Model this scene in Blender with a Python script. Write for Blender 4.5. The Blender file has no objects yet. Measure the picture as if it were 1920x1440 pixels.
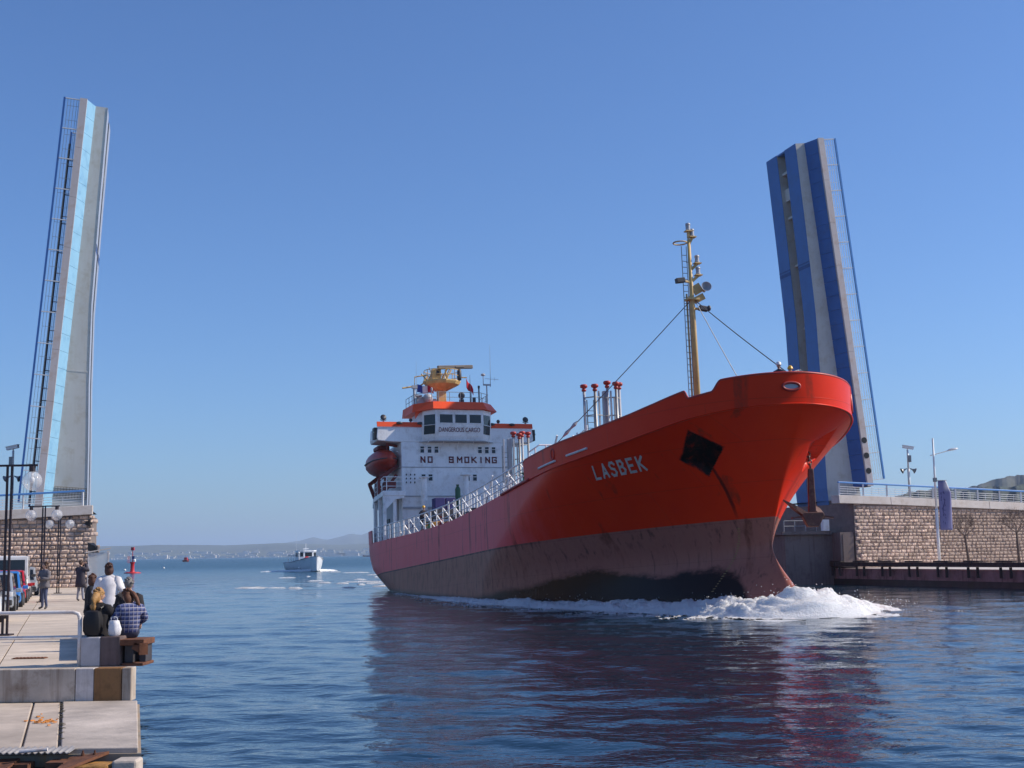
import bpy, bmesh, math, random
import numpy as np
from mathutils import Vector, Matrix
random.seed(7); rng = np.random.default_rng(7)
SC = bpy.context.scene
COL = SC.collection
R = math.radians
# ------------------------------------------------------------------ camera
FPX, CAMH, PITCH, ROLL = 2500.0, 3.0, math.atan(317/2500.0), 0.015
_f = np.array([0, math.cos(PITCH), math.sin(PITCH)])
_u0 = np.array([0, -math.sin(PITCH), math.cos(PITCH)]); _r0 = np.array([1.0, 0, 0])
_r = _r0*math.cos(ROLL) - _u0*math.sin(ROLL); _u = _u0*math.cos(ROLL) + _r0*math.sin(ROLL)
cd = bpy.data.cameras.new('camera'); cam = bpy.data.objects.new('camera', cd); COL.objects.link(cam)
cd.sensor_width = 36; cd.lens = 36*FPX/1920; cd.clip_start = 0.5; cd.clip_end = 60000
M = Matrix.Identity(4)
for i in range(3):
    M[i][0], M[i][1], M[i][2] = _r[i], _u[i], -_f[i]
M[2][3] = CAMH
cam.matrix_world = M; SC.camera = cam
SC.render.resolution_x, SC.render.resolution_y = 1024, 768
def survey(px, py, Y=None, z=None):
    """point of the place, measured from the surveyed sight line, at distance Y or height z"""
    d = _f + _r*(px-960)/FPX - _u*(py-720)/FPX
    k = Y/d[1] if Y is not None else (z-CAMH)/d[2]
    return Vector((d[0]*k, d[1]*k, CAMH + d[2]*k))
# ------------------------------------------------------------------ sky, sun, exposure
SUN_EL, SUN_B = R(37), R(-5)
sdir = Vector((math.cos(SUN_B)*math.cos(SUN_EL), -math.sin(SUN_B)*math.cos(SUN_EL), math.sin(SUN_EL)))
W = bpy.data.worlds.new('World'); SC.world = W; W.use_nodes = True
nt = W.node_tree; nt.nodes.clear()
sky = nt.nodes.new('ShaderNodeTexSky'); sky.sky_type = 'NISHITA'; sky.sun_disc = False
sky.sun_elevation = SUN_EL; sky.sun_rotation = math.atan2(sdir.x, sdir.y)
sky.altitude = 0; sky.air_density = 1.0; sky.dust_density = 0.6; sky.ozone_density = 3.0
bg = nt.nodes.new('ShaderNodeBackground'); bg.inputs[1].default_value = 0.10
wo = nt.nodes.new('ShaderNodeOutputWorld')
tint = nt.nodes.new('ShaderNodeMix'); tint.data_type = 'RGBA'; tint.blend_type = 'MULTIPLY'; tint.inputs[0].default_value = 1.0; tint.inputs[7].default_value = (.74, 1.01, 1.42, 1)
nt.links.new(sky.outputs[0], tint.inputs[6]); nt.links.new(tint.outputs[2], bg.inputs[0]); nt.links.new(bg.outputs[0], wo.inputs[0])
sl = bpy.data.lights.new('sun', 'SUN'); sl.energy = 5.0; sl.angle = R(0.53); sl.color = (1.0, 0.90, 0.77)
so = bpy.data.objects.new('sun', sl); COL.objects.link(so); so.location = (80, 0, 90)
so.rotation_euler = sdir.to_track_quat('Z', 'Y').to_euler()
vs = SC.view_settings; vs.view_transform = 'Standard'; vs.look = 'None'; vs.exposure = 0.0; vs.gamma = 1.0
vs.use_curve_mapping = False
SC.render.engine = 'CYCLES'
SC.cycles.max_bounces = 6; SC.cycles.transparent_max_bounces = 12
SC.cycles.sample_clamp_indirect = 6
# ------------------------------------------------------------------ mesh helpers
def tag(o, label=None, cat=None, group=None, kind=None):
    if label: o['label'] = label
    if cat: o['category'] = cat
    if group: o['group'] = group
    if kind: o['kind'] = kind
    return o
def thing(name, label, cat, loc=(0, 0, 0), rotz=0.0, group=None):
    o = bpy.data.objects.new(name, None); COL.objects.link(o)
    o.location = loc; o.rotation_euler = (0, 0, rotz); o.empty_display_size = 0.2
    return tag(o, label, cat, group)
def sep(v, n):
    return [tuple(x) for x in v]
class MB:
    def __init__(s): s.v = []; s.f = []; s.m = []; s.k = 0
    def _add(s, vs, fs):
        b = len(s.v); s.v += [tuple(float(c) for c in p) for p in vs]
        s.f += [tuple(b+i for i in f) for f in fs]; s.m += [s.k]*len(fs)
        return s
    def quad(s, *p): return s._add(p, [tuple(range(len(p)))])
    def box(s, c, d, rot=None):
        c = Vector(c); vs = []
        for x in (-.5, .5):
            for y in (-.5, .5):
                for z in (-.5, .5):
                    p = Vector((x*d[0], y*d[1], z*d[2]))
                    if rot is not None: p = rot @ p
                    vs.append(c+p)
        return s._add(vs, [(0,1,3,2),(4,6,7,5),(0,4,5,1),(2,3,7,6),(0,2,6,4),(1,5,7,3)])
    def bar(s, a, b, w, h=None, up=(0, 0, 1)):
        a, b = Vector(a), Vector(b); h = h or w
        d = (b-a).normalized(); up = Vector(up)
        if abs(d.dot(up)) > .98: up = Vector((1, 0, 0)) if abs(d.x) < .9 else Vector((0, 1, 0))
        sx = d.cross(up).normalized(); sy = sx.cross(d)
        vs = []
        for p in (a, b):
            for i, j in ((-1,-1),(1,-1),(1,1),(-1,1)): vs.append(p + sx*(i*w/2) + sy*(j*h/2))
        return s._add(vs, [(0,1,2,3),(7,6,5,4),(0,4,5,1),(1,5,6,2),(2,6,7,3),(3,7,4,0)])
    def tube(s, pts, r, n=8, cap=True):
        pts = [Vector(p) for p in pts]; m = len(pts)
        rr = list(r) if hasattr(r, '__len__') else [r]*m
        vs, fs = [], []; ref = None
        for i, p in enumerate(pts):
            d = (pts[min(i+1, m-1)] - pts[max(i-1, 0)]).normalized()
            if ref is None or abs(ref.dot(d)) > .95: ref = Vector((0,0,1)) if abs(d.z) < .9 else Vector((1,0,0))
            a = d.cross(ref).normalized(); b = d.cross(a); ref = a.cross(d) if False else ref
            for k in range(n):
                t = 2*math.pi*k/n
                vs.append(p + (a*math.cos(t) + b*math.sin(t))*rr[i])
        for i in range(m-1):
            for k in range(n):
                fs.append((i*n+k, (i+1)*n+k, (i+1)*n+(k+1) % n, i*n+(k+1) % n))
        if cap: fs += [tuple(range(n)), tuple(reversed(range((m-1)*n, m*n)))]
        return s._add(vs, fs)
    def lathe(s, prof, n=16, c=(0, 0, 0), rot=None, arc=2*math.pi):
        c = Vector(c); vs, fs = [], []; m = len(prof)
        full = abs(arc-2*math.pi) < 1e-6; nn = n if full else n+1
        for r, z in prof:
            for k in range(nn):
                t = arc*k/n; p = Vector((r*math.cos(t), r*math.sin(t), z))
                if rot is not None: p = rot @ p
                vs.append(c+p)
        for i in range(m-1):
            for k in range(n):
                k2 = (k+1) % nn
                fs.append((i*nn+k, i*nn+k2, (i+1)*nn+k2, (i+1)*nn+k))
        if full: fs += [tuple(reversed(range(nn))), tuple(range((m-1)*nn, m*nn))]
        return s._add(vs, fs)
    def ball(s, c, r, nx=12, ny=8, sc=(1, 1, 1), rot=None):
        c = Vector(c); vs = []; fs = []
        for j in range(1, ny):
            a = math.pi*j/ny
            for k in range(nx):
                t = 2*math.pi*k/nx
                p = Vector((math.sin(a)*math.cos(t)*sc[0], math.sin(a)*math.sin(t)*sc[1], math.cos(a)*sc[2]))*r
                if rot is not None: p = rot @ p
                vs.append(c+p)
        t0 = Vector((0, 0, r*sc[2])); t1 = -t0
        if rot is not None: t0, t1 = rot @ t0, rot @ t1
        vs += [c+t0, c+t1]; T, Bt = len(vs)-2, len(vs)-1
        for j in range(ny-2):
            for k in range(nx):
                fs.append((j*nx+k, (j+1)*nx+k, (j+1)*nx+(k+1) % nx, j*nx+(k+1) % nx))
        for k in range(nx):
            fs.append((T, k, (k+1) % nx)); fs.append((Bt, (ny-2)*nx+(k+1) % nx, (ny-2)*nx+k))
        return s._add(vs, fs)
    def prism(s, poly, d):
        d = Vector(d); n = len(poly); p = [Vector(q) for q in poly]
        fs = [tuple(range(n)), tuple(reversed(range(n, 2*n)))]
        fs += [(i, i+n, (i+1) % n+n, (i+1) % n) for i in range(n)]
        return s._add(p+[q+d for q in p], fs)
    def loft(s, rings, cap=True, close=True):
        n = len(rings[0]); vs = [q for r in rings for q in r]; fs = []
        for i in range(len(rings)-1):
            for k in range(n if close else n-1):
                fs.append((i*n+k, (i+1)*n+k, (i+1)*n+(k+1) % n, i*n+(k+1) % n))
        if cap: fs += [tuple(range(n)), tuple(reversed(range((len(rings)-1)*n, len(rings)*n)))]
        return s._add(vs, fs)
    def grid(s, A):
        h, w, _ = A.shape
        fs = [(i*w+j, i*w+j+1, (i+1)*w+j+1, (i+1)*w+j) for i in range(h-1) for j in range(w-1)]
        return s._add([tuple(q) for q in A.reshape(-1, 3)], fs)
    def mesh(s, name, mats, smooth=False, fix=True):
        me = bpy.data.meshes.new(name); me.from_pydata(s.v, [], s.f)
        for m in (mats if isinstance(mats, (list, tuple)) else [mats]): me.materials.append(m)
        if any(s.m): me.polygons.foreach_set('material_index', s.m)
        if fix:
            bm = bmesh.new(); bm.from_mesh(me); bmesh.ops.recalc_face_normals(bm, faces=bm.faces); bm.to_mesh(me); bm.free()
        if smooth: me.polygons.foreach_set('use_smooth', [True]*len(me.polygons))
        me.update(); return me
    def build(s, name, mats, parent=None, smooth=False, fix=True, kind=None, label=None, bevel=0, auto=None):
        o = bpy.data.objects.new(name, s.mesh(name, mats, smooth, fix)); COL.objects.link(o); o.parent = parent
        if kind: o['kind'] = kind
        if label: o['label'] = label
        if bevel:
            b = o.modifiers.new('bevel', 'BEVEL'); b.width = bevel; b.segments = 2; b.limit_method = 'ANGLE'
        if auto is not None and smooth:
            try: o.data.set_sharp_from_angle(angle=R(auto))
            except Exception: pass
        return o
def part(name, me, parent, loc=(0, 0, 0), rot=(0, 0, 0), sc=(1, 1, 1)):
    o = bpy.data.objects.new(name, me); COL.objects.link(o); o.parent = parent
    o.location = loc; o.rotation_euler = rot; o.scale = sc
    return o
def copy_tree(o, parent=None):
    c = o.copy(); COL.objects.link(c); c.parent = parent
    for ch in list(o.children): copy_tree(ch, c)
    return c
def rz(a): return Matrix.Rotation(a, 3, 'Z')
def rx(a): return Matrix.Rotation(a, 3, 'X')
def ry(a): return Matrix.Rotation(a, 3, 'Y')
def text_mesh(txt, size, depth, mat, name='lettering', bold=0.0, sx=1.0, align='CENTER'):
    cu = bpy.data.curves.new('t', 'FONT'); cu.body = txt; cu.size = size; cu.extrude = depth
    cu.align_x = align; cu.align_y = 'CENTER'; cu.offset = bold
    o = bpy.data.objects.new('t', cu); COL.objects.link(o)
    dg = bpy.context.evaluated_depsgraph_get()
    me = bpy.data.meshes.new_from_object(o.evaluated_get(dg)); bpy.data.objects.remove(o)
    me.name = name; me.materials.clear(); me.materials.append(mat)
    for v in me.vertices: v.co.x *= sx
    return me
# ------------------------------------------------------------------ materials
def lin(c):
    return tuple((x/12.92 if x <= .04045 else ((x+.055)/1.055)**2.4) for x in c)
def _nodes(name):
    m = bpy.data.materials.new(name); m.use_nodes = True
    t = m.node_tree; b = t.nodes['Principled BSDF']
    return m, t, b
def N(t, typ, **kw):
    n = t.nodes.new(typ)
    for k, v in kw.items():
        if k.startswith('i_'):
            key = k[2:]; key = int(key) if key.isdigit() else key.replace('_', ' ')
            n.inputs[key].default_value = v
        else: setattr(n, k, v)
    return n
def mixc(t, fac, a, b, mode='MIX'):
    n = t.nodes.new('ShaderNodeMix'); n.data_type = 'RGBA'; n.blend_type = mode
    for sock, val in ((0, fac), (6, a), (7, b)):
        if hasattr(val, 'is_linked') or hasattr(val, 'links'): t.links.new(val, n.inputs[sock])
        elif val is not None:
            n.inputs[sock].default_value = val if sock == 0 else (*val[:3], 1)
    return n.outputs[2]
def ramp(t, src, stops):
    n = t.nodes.new('ShaderNodeValToRGB'); e = n.color_ramp.elements
    while len(e) < len(stops): e.new(.5)
    for k, (p, c) in enumerate(stops):
        e[k].position = p; e[k].color = (c, c, c, 1) if not hasattr(c, '__len__') else (*c, 1)
    t.links.new(src, n.inputs[0]); return n.outputs[0]
def coords(t, scale=(1, 1, 1), world=False):
    tc = t.nodes.new('ShaderNodeNewGeometry' if world else 'ShaderNodeTexCoord')
    mp = t.nodes.new('ShaderNodeMapping'); mp.inputs['Scale'].default_value = scale
    t.links.new(tc.outputs['Position' if world else 'Object'], mp.inputs[0]); return mp.outputs[0]
def noise(t, vec, scale, detail=4, rough=.6, out=0):
    n = N(t, 'ShaderNodeTexNoise'); n.inputs['Scale'].default_value = scale
    n.inputs['Detail'].default_value = detail; n.inputs['Roughness'].default_value = rough
    t.links.new(vec, n.inputs['Vector']); return n.outputs[out]
def mth(t, op, a, b=None, c=None, clamp=False):
    n = N(t, 'ShaderNodeMath', operation=op); n.use_clamp = clamp
    for i, v in enumerate((a, b, c)):
        if v is None: continue
        if hasattr(v, 'links'): t.links.new(v, n.inputs[i])
        else: n.inputs[i].default_value = v
    return n.outputs[0]
def sstep(t, src, a, b):
    n = N(t, 'ShaderNodeMapRange', interpolation_type='SMOOTHSTEP')
    n.inputs[1].default_value = a; n.inputs[2].default_value = b
    t.links.new(src, n.inputs[0]); return n.outputs[0]
def bump(t, b, h, dist=.02, strength=.5, prev=None):
    n = N(t, 'ShaderNodeBump'); n.inputs['Strength'].default_value = strength; n.inputs['Distance'].default_value = dist
    t.links.new(h, n.inputs['Height'])
    if prev is not None: t.links.new(prev, n.inputs['Normal'])
    t.links.new(n.outputs[0], b.inputs['Normal']); return n.outputs[0]
def mat(name, col, rough=.55, metal=0.0, var=.25, sc=2.0, grime=None, streak=0.0, bmp=0.0, rnd=0.0, coat=0.0, world=True, gs=1.2, spec=.5):
    """paint, metal or cloth with uneven colour; grime = colour of the dirt, streak = vertical runs"""
    m, t, b = _nodes(name); c = tuple(col)
    v = coords(t, (1, 1, 1), world)
    n1 = noise(t, v, sc, 5, .62)
    lo = tuple(x*(1-var) for x in c); hi = tuple(min(1, x*(1+var*.7)) for x in c)
    out = mixc(t, ramp(t, n1, [(.28, 0.0), (.72, 1.0)]), lo, hi)
    if grime is not None:
        g = ramp(t, noise(t, v, gs, 6, .7), [(.5, 0.0), (.72, 1.0)])
        out = mixc(t, mth(t, 'MULTIPLY', g, .7), out, grime)
    if streak:
        vs2 = coords(t, (3.0, 3.0, .22), world)
        g = ramp(t, noise(t, vs2, 1.6, 5, .65), [(.52, 0.0), (.75, 1.0)])
        out = mixc(t, mth(t, 'MULTIPLY', g, streak), out, grime or tuple(x*.4 for x in c))
    if rnd:
        oi = t.nodes.new('ShaderNodeObjectInfo')
        k = N(t, 'ShaderNodeMapRange'); k.inputs[3].default_value = 1-rnd; k.inputs[4].default_value = 1+rnd*.6
        t.links.new(oi.outputs['Random'], k.inputs[0])
        hs = N(t, 'ShaderNodeHueSaturation'); t.links.new(out, hs.inputs['Color']); t.links.new(k.outputs[0], hs.inputs['Value'])
        out = hs.outputs[0]
    t.links.new(out, b.inputs['Base Color'])
    b.inputs['Roughness'].default_value = rough; b.inputs['Metallic'].default_value = metal
    b.inputs['Coat Weight'].default_value = coat; b.inputs['Specular IOR Level'].default_value = spec
    if bmp: bump(t, b, noise(t, v, sc*9, 6, .7), bmp, .7)
    return m
def glass_dark(name, col=(.012, .016, .022), rough=.06):
    m, t, b = _nodes(name)
    n1 = noise(t, coords(t, (1, 1, 1), True), 1.5, 3)
    t.links.new(mixc(t, n1, tuple(x*.5 for x in col), tuple(x*1.8 for x in col)), b.inputs['Base Color'])
    b.inputs['Roughness'].default_value = rough; b.inputs['IOR'].default_value = 1.5
    return m
HAZE = 0.00009
# ================================================================== palette
m_conc = mat('concrete', (.40, .35, .30), .85, var=.22, sc=.9, grime=(.20, .17, .15), bmp=.004, gs=.7)
m_slab = mat('paving_concrete', (.62, .51, .40), .88, var=.24, sc=.9, grime=(.48, .385, .30), bmp=.004, rnd=.12)
m_stone = mat('rough_stone', (.64, .485, .39), .9, var=.28, sc=2.2, grime=(.45, .33, .25), bmp=.02, rnd=.34)
m_mortar = mat('mortar', (.22, .175, .155), .95, var=.2)
m_cap = mat('coping_concrete', (.60, .545, .50), .8, var=.12, sc=.8, grime=(.42, .33, .25), streak=.25)
m_wet = mat('weedy_quay_wall', (.035, .03, .03), .5, var=.5, sc=1.5, grime=(.02, .03, .015))
m_asph = mat('asphalt', (.075, .072, .07), .9, var=.3, sc=2)
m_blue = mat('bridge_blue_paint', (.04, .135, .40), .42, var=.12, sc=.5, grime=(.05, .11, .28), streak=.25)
m_blue_lit = mat('bridge_sunlit_blue_paint', (.25, .49, .68), .45, var=.10, sc=.5, streak=.12, grime=(.12, .30, .5))  # paler copy of the panel blue for the left leaf, sunlight in the colour
m_web = mat('bridge_pale_paint', (.60, .58, .53), .5, var=.08, sc=.4, grime=(.46, .40, .30), streak=.35)
m_edge = mat('bridge_edge_paint', (.62, .55, .52), .6, var=.08, sc=.6, grime=(.45, .30, .2), streak=.2)
m_brown = mat('bare_deck_underside', (.20, .165, .13), .8, var=.3, sc=.8, grime=(.10, .07, .05), streak=.4)
m_rail_b = mat('handrail_blue', (.10, .28, .62), .35, var=.08)
m_white = mat('white_paint', (.78, .78, .77), .45, var=.07, sc=1.5, grime=(.55, .48, .40), streak=.22)
m_rust = mat('rust', (.17, .065, .03), .85, var=.5, sc=6, grime=(.05, .02, .015), bmp=.01, gs=5)
m_black = mat('black_paint', (.012, .012, .014), .5, var=.4)
m_dark = mat('dark_grey_metal', (.05, .05, .055), .5, var=.3)
m_grey = mat('grey_metal', (.26, .27, .28), .45, var=.2, metal=.3)
m_wood = mat('tarred_timber', (.055, .038, .032), .8, var=.5, sc=3)
g_dark = glass_dark('dark_window_glass')
# ================================================================== sea
def waves(X, Y):
    r = np.random.default_rng(3); z = np.zeros_like(X); D = np.hypot(X, Y)
    for k in range(34):
        L = 0.36*(6.5/0.36)**(k/33.0)
        th = R(78) + r.normal(0, .55); a = .0040*L**.42*(.6+.8*r.random()); ph = r.random()*6.28
        att = np.clip(1.25 - D*.0065/L*2.2, 0, 1)
        kx, ky = math.cos(th)*2*math.pi/L, math.sin(th)*2*math.pi/L
        q = kx*X + ky*Y + ph + .7*np.sin(.11*X+.07*Y+k)
        z += a*att*(np.sin(q) + .22*np.sin(2*q+.6))
    return z
def axis_pts(lo, hi, step, far, g):
    a = list(np.arange(lo, hi+1e-6, step)); s = step
    while a[-1] < far: s *= g; a.append(a[-1]+s)
    s = step; b = [lo]
    while b[-1] > -far: s *= g; b.append(b[-1]-s)
    return np.array(sorted(set(b[1:]+a)))
xs_ = axis_pts(-8, 14, .13, 24000, 1.045)
ys_ = [-30., -15., -6., 0., 4.]; y = 6.0; ys_.append(y)
while y < 24000:
    y += max(.10, y*.0062) if y < 160 else y*.03
    ys_.append(y)
XX, YY = np.meshgrid(xs_, np.array(ys_))
ZW = .30            # water level
ZZ = waves(XX, YY) + ZW
A = np.stack([XX, YY, ZZ], -1)
me = bpy.data.meshes.new('sea')
h, w, _ = A.shape
idx = np.arange(h*w).reshape(h, w)
F = np.stack([idx[:-1, :-1], idx[:-1, 1:], idx[1:, 1:], idx[1:, :-1]], -1).reshape(-1, 4)
me.vertices.add(h*w); me.vertices.foreach_set('co', A.reshape(-1).astype(np.float32))
me.loops.add(F.size); me.loops.foreach_set('vertex_index', F.reshape(-1).astype(np.int32))
me.polygons.add(len(F)); me.polygons.foreach_set('loop_start', np.arange(0, F.size, 4, dtype=np.int32))
me.polygons.foreach_set('use_smooth', np.ones(len(F), bool)); me.update(calc_edges=True)
sea = bpy.data.objects.new('sea', me); COL.objects.link(sea); tag(sea, kind='structure')
m, t, b = _nodes('sea_water')
v = coords(t, (1, 1, 1), True)
geo = t.nodes.new('ShaderNodeNewGeometry'); sx = t.nodes.new('ShaderNodeSeparateXYZ'); t.links.new(geo.outputs['Position'], sx.inputs[0])
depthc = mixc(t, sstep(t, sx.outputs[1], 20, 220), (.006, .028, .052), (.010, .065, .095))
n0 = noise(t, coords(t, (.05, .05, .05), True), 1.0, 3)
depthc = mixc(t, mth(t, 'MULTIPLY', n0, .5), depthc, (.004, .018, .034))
# whitecaps far out in the wake
wc = ramp(t, noise(t, coords(t, (.16, .10, 1), True), 1.0, 7, .72), [(.655, 0.0), (.71, .7)])
zone = mth(t, 'MULTIPLY', sstep(t, sx.outputs[1], 100, 150), mth(t, 'SUBTRACT', 1.0, sstep(t, sx.outputs[1], 330, 700)))
zone = mth(t, 'MULTIPLY', zone, mth(t, 'SUBTRACT', 1.0, mth(t, 'MULTIPLY', mth(t, 'ABSOLUTE', mth(t, 'ADD', sx.outputs[0], 38.0)), .014), clamp=True))
foamf = mth(t, 'MULTIPLY', wc, zone, clamp=True)
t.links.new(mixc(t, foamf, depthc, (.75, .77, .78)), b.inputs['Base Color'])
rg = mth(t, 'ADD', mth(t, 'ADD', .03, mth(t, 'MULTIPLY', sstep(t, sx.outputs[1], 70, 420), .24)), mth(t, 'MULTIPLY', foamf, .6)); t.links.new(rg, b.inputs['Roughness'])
b.inputs['IOR'].default_value = 1.333
h1 = noise(t, coords(t, (.55, 1.0, 1), True), 3.2, 3, .55)
h2 = noise(t, coords(t, (.45, 1.0, 1), True), .55, 4, .6)
far = sstep(t, sx.outputs[1], 60, 180)
h3 = noise(t, coords(t, (.6, 1.0, 1), True), 9.0, 2, .5)
hh = mth(t, 'ADD', mth(t, 'MULTIPLY', h3, .0085), mth(t, 'ADD', mth(t, 'MULTIPLY', h1, .030), mth(t, 'MULTIPLY', h2, mth(t, 'ADD', .035, mth(t, 'MULTIPLY', far, .55)))))
bump(t, b, hh, 1.0, .85)
me.materials.append(m)
# ================================================================== quays
EA = Vector((-.318, .948, 0)).normalized(); EN = Vector((EA.y, -EA.x, 0))      # along the left quay, and towards the channel
Q0 = Vector((-6.42, 22.7, 0)); ZQ, ZL = 1.2, .65
def edge_pt(Y): return Q0 + EA*((Y-Q0.y)/EA.y)
def clip(poly, a, n):
    out = []
    for i in range(len(poly)):
        p, q = poly[i], poly[(i+1) % len(poly)]; dp, dq = (p-a).dot(n), (q-a).dot(n)
        if dp >= 0: out.append(p)
        if dp*dq < 0: out.append(p + (q-p)*(dp/(dp-dq)))
    return out
def flat(poly, z0, z1, mb): 
    return mb.prism([(p.x, p.y, z0) for p in poly], (0, 0, z1-z0))
mb = MB(); e1 = edge_pt(97)
up = [Vector((-60, 22.7, 0)), Q0.copy(), e1, Vector((-70, 97, 0))]
flat(up, -2.5, ZQ-.05, mb)
quay = mb.build('left_quay', m_conc); tag(quay, kind='structure')
m_step = mat('stained_step_concrete', (.52, .44, .36), .85, var=.25, sc=1.5, grime=(.16, .09, .045), streak=.75, bmp=.01, gs=2.5)
m_step_r = mat('rust_run_concrete', (.30, .15, .055), .8, var=.55, sc=3, grime=(.07, .03, .02), streak=.9, bmp=.012, gs=3)
m_step_w = mat('lime_run_concrete', (.58, .53, .50), .8, var=.25, sc=2, grime=(.33, .28, .25), streak=.9, bmp=.012, gs=3)
fx = [-6.42, -6.585, -7.05, -7.36] + [-7.36-1.55*k for k in range(1, 7)]          # facing blocks of the step up to the quay
for k, (x1, x0) in enumerate(zip(fx[:-1], fx[1:])):
    face = MB(); face.prism([(x0+.008, 22.66-.004*(k % 2), ZL), (x1, 22.66-.004*(k % 2), ZL), (x1, 22.95, ZL), (x0+.008, 22.95, ZL)], (0, 0, ZQ-ZL-.003))
    face.build('facing_block', (m_step, m_step_r, m_step_w)[k] if k < 3 else m_step, quay, bevel=.015)
for i in range(0, 27):
    for j in range(0, 5):
        s0, s1 = i*3.1-2.0, (i+1)*3.1-2.03; c0, c1 = j*2.15, (j+1)*2.15-.03
        off = Q0 - EN*.02
        poly = [off + EA*s0 - EN*c0, off + EA*s1 - EN*c0, off + EA*s1 - EN*c1, off + EA*s0 - EN*c1]
        poly = clip(clip(poly, Vector((0, 22.98, 0)), Vector((0, 1, 0))), Vector((0, 96.8, 0)), Vector((0, -1, 0)))
        if len(poly) < 3: continue
        mb = MB(); flat(poly, ZQ-.07, ZQ+random.uniform(-.004, .004), mb)
        mb.build('paving_slab', m_slab, quay)
# roadway where the cars stand
mb = MB(); a0 = Q0 - EN*10.78
flat([a0 + EA*0, a0 + EA*74, a0 + EA*74 - EN*40, a0 - EN*40], ZQ-.06, ZQ-.045, mb)
tag(mb.build('road', m_asph), kind='structure')
# lower landing in front of the step
mb = MB(); lo = [Vector((-30, 17.0, 0)), Vector((survey(265, 1400, Y=17.0).x, 17.0, 0)), Vector((survey(262, 1303, Y=22.66).x, 22.66, 0)), Vector((-30, 22.66, 0))]
flat(lo, -2.5, ZL-.05, mb)
land = mb.build('lower_landing', mat('landing_wall', (.30, .26, .21), .8, var=.35, sc=1.2, grime=(.34, .17, .05), streak=.7)); tag(land, kind='structure')
m_land = mat('worn_landing_stone', (.50, .41, .33), .85, var=.3, sc=1.0, grime=(.33, .265, .22), bmp=.008, rnd=.1, gs=1.6)
m_land2 = mat('weathered_grey_stone', (.52, .44, .37), .8, var=.4, sc=.8, grime=(.25, .21, .185), bmp=.018, gs=1.1)
cuts = [(None, -11.0, -11.2), (None, -8.72, -7.93), ]
xa, xc = survey(64, 1307, Y=22.6), survey(117, 1307, Y=22.6)
lines = [((-14.0, 22.6), (-13.2, 17.05)), ((-11.2, 22.6), (-8.7, 17.05)), ((xa.x, 22.6), (survey(40, 1398, Y=17.05).x, 17.05)), ((xc.x, 22.6), (survey(113, 1398, Y=17.05).x, 17.05)), ((survey(261.5, 1303, Y=22.6).x, 22.6), (survey(264.5, 1400, Y=17.05).x, 17.05))]
for k in range(4):
    (p0, q0), (p1, q1) = lines[k], lines[k+1]
    mb = MB(); g = .02 if k < 2 else .035
    flat([Vector((p0[0]+.01, p0[1], 0)), Vector((q0[0]+.01, q0[1], 0)), Vector((q1[0]-g, q1[1], 0)), Vector((p1[0]-g, p1[1], 0))], ZL-.08, ZL+(.0, .004, .0, .018)[k], mb)
    mb.build('landing_slab', m_land2 if k == 3 else m_land, land, bevel=.015)
# litter and moss on the landing
lt = MB(); rl = random.Random(12)
for k in range(46):
    p = survey(rl.gauss(78, 12), rl.gauss(1352, 5), z=ZL) if k < 26 else survey(rl.gauss(117, 1.6), rl.uniform(1312, 1392), z=ZL); r_ = rl.uniform(.015, .05) if k < 26 else rl.uniform(.02, .045); a_ = rl.uniform(0, 3)
    lt.k = 0 if k < 26 else 1; lt.prism([(p.x+r_*math.cos(a_+q), p.y+r_*1.2*math.sin(a_+q), ZL+.012) for q in (0, 1.4, 2.6, 4.1)], (0, 0, .012))
tag(lt.build('litter', [mat('orange_peel_litter', (.62, .22, .03), .8, var=.4), mat('dry_weed', (.06, .05, .03), .95, var=.5)]), 'orange litter and dry weeds lying on the lower landing', 'litter', kind='stuff')
# right quay, running along the channel
ER = Vector((-.36, .933, 0)).normalized(); ERN = Vector((-ER.y, ER.x, 0))
RQ = Vector((24.6, 102.0, 0)); ZR = 1.5
mb = MB(); p0, p1 = RQ - ER*60, RQ + ER*45
flat([p0, p1, p1 - ERN*90, p0 - ERN*90], -2.5, ZR, mb)
rq = mb.build('right_quay', m_cap); tag(rq, kind='structure')
mb = MB(); flat([p0+ERN*.12, p1+ERN*.12, p1-ERN*.2, p0-ERN*.2], -2.5, .72, mb)
mb.build('weed_band', m_wet, rq)
m_qwall = mat('quay_face_concrete', (.30, .21, .20), .8, var=.3, sc=.8, grime=(.07, .035, .025), streak=.8)
mb = MB(); flat([p0+ERN*.06, p1+ERN*.06, p1-ERN*.2, p0-ERN*.2], .72, ZR-.06, mb)
mb.build('quay_face', m_qwall, rq)
# timber fender beams on the right quay edge
fr = thing('fender_rail', 'long dark timber fender rail on brackets along the right quay edge', 'fender', RQ)
for i in range(-12, 12):
    s0 = i*3.05; mb = MB(); v3 = lambda s_, n_, z_: ER*s_ + ERN*n_ + Vector((0, 0, z_))
    mb.bar(v3(s0+.02, .27, 1.80), v3(s0+3.02, .27, 1.80), .34, .30); mb.build('beam', m_wood, fr)
    mb = MB(); mb.bar(v3(s0-.75, .24, 2.01), v3(s0+.75, .24, 2.01), .36, .10)
    for dx in (-.45, .45): mb.bar(v3(s0+dx, .30, .95), v3(s0+dx, .30, 1.64), .16, .14)
    mb.build('bracket', m_wood, fr)
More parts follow.
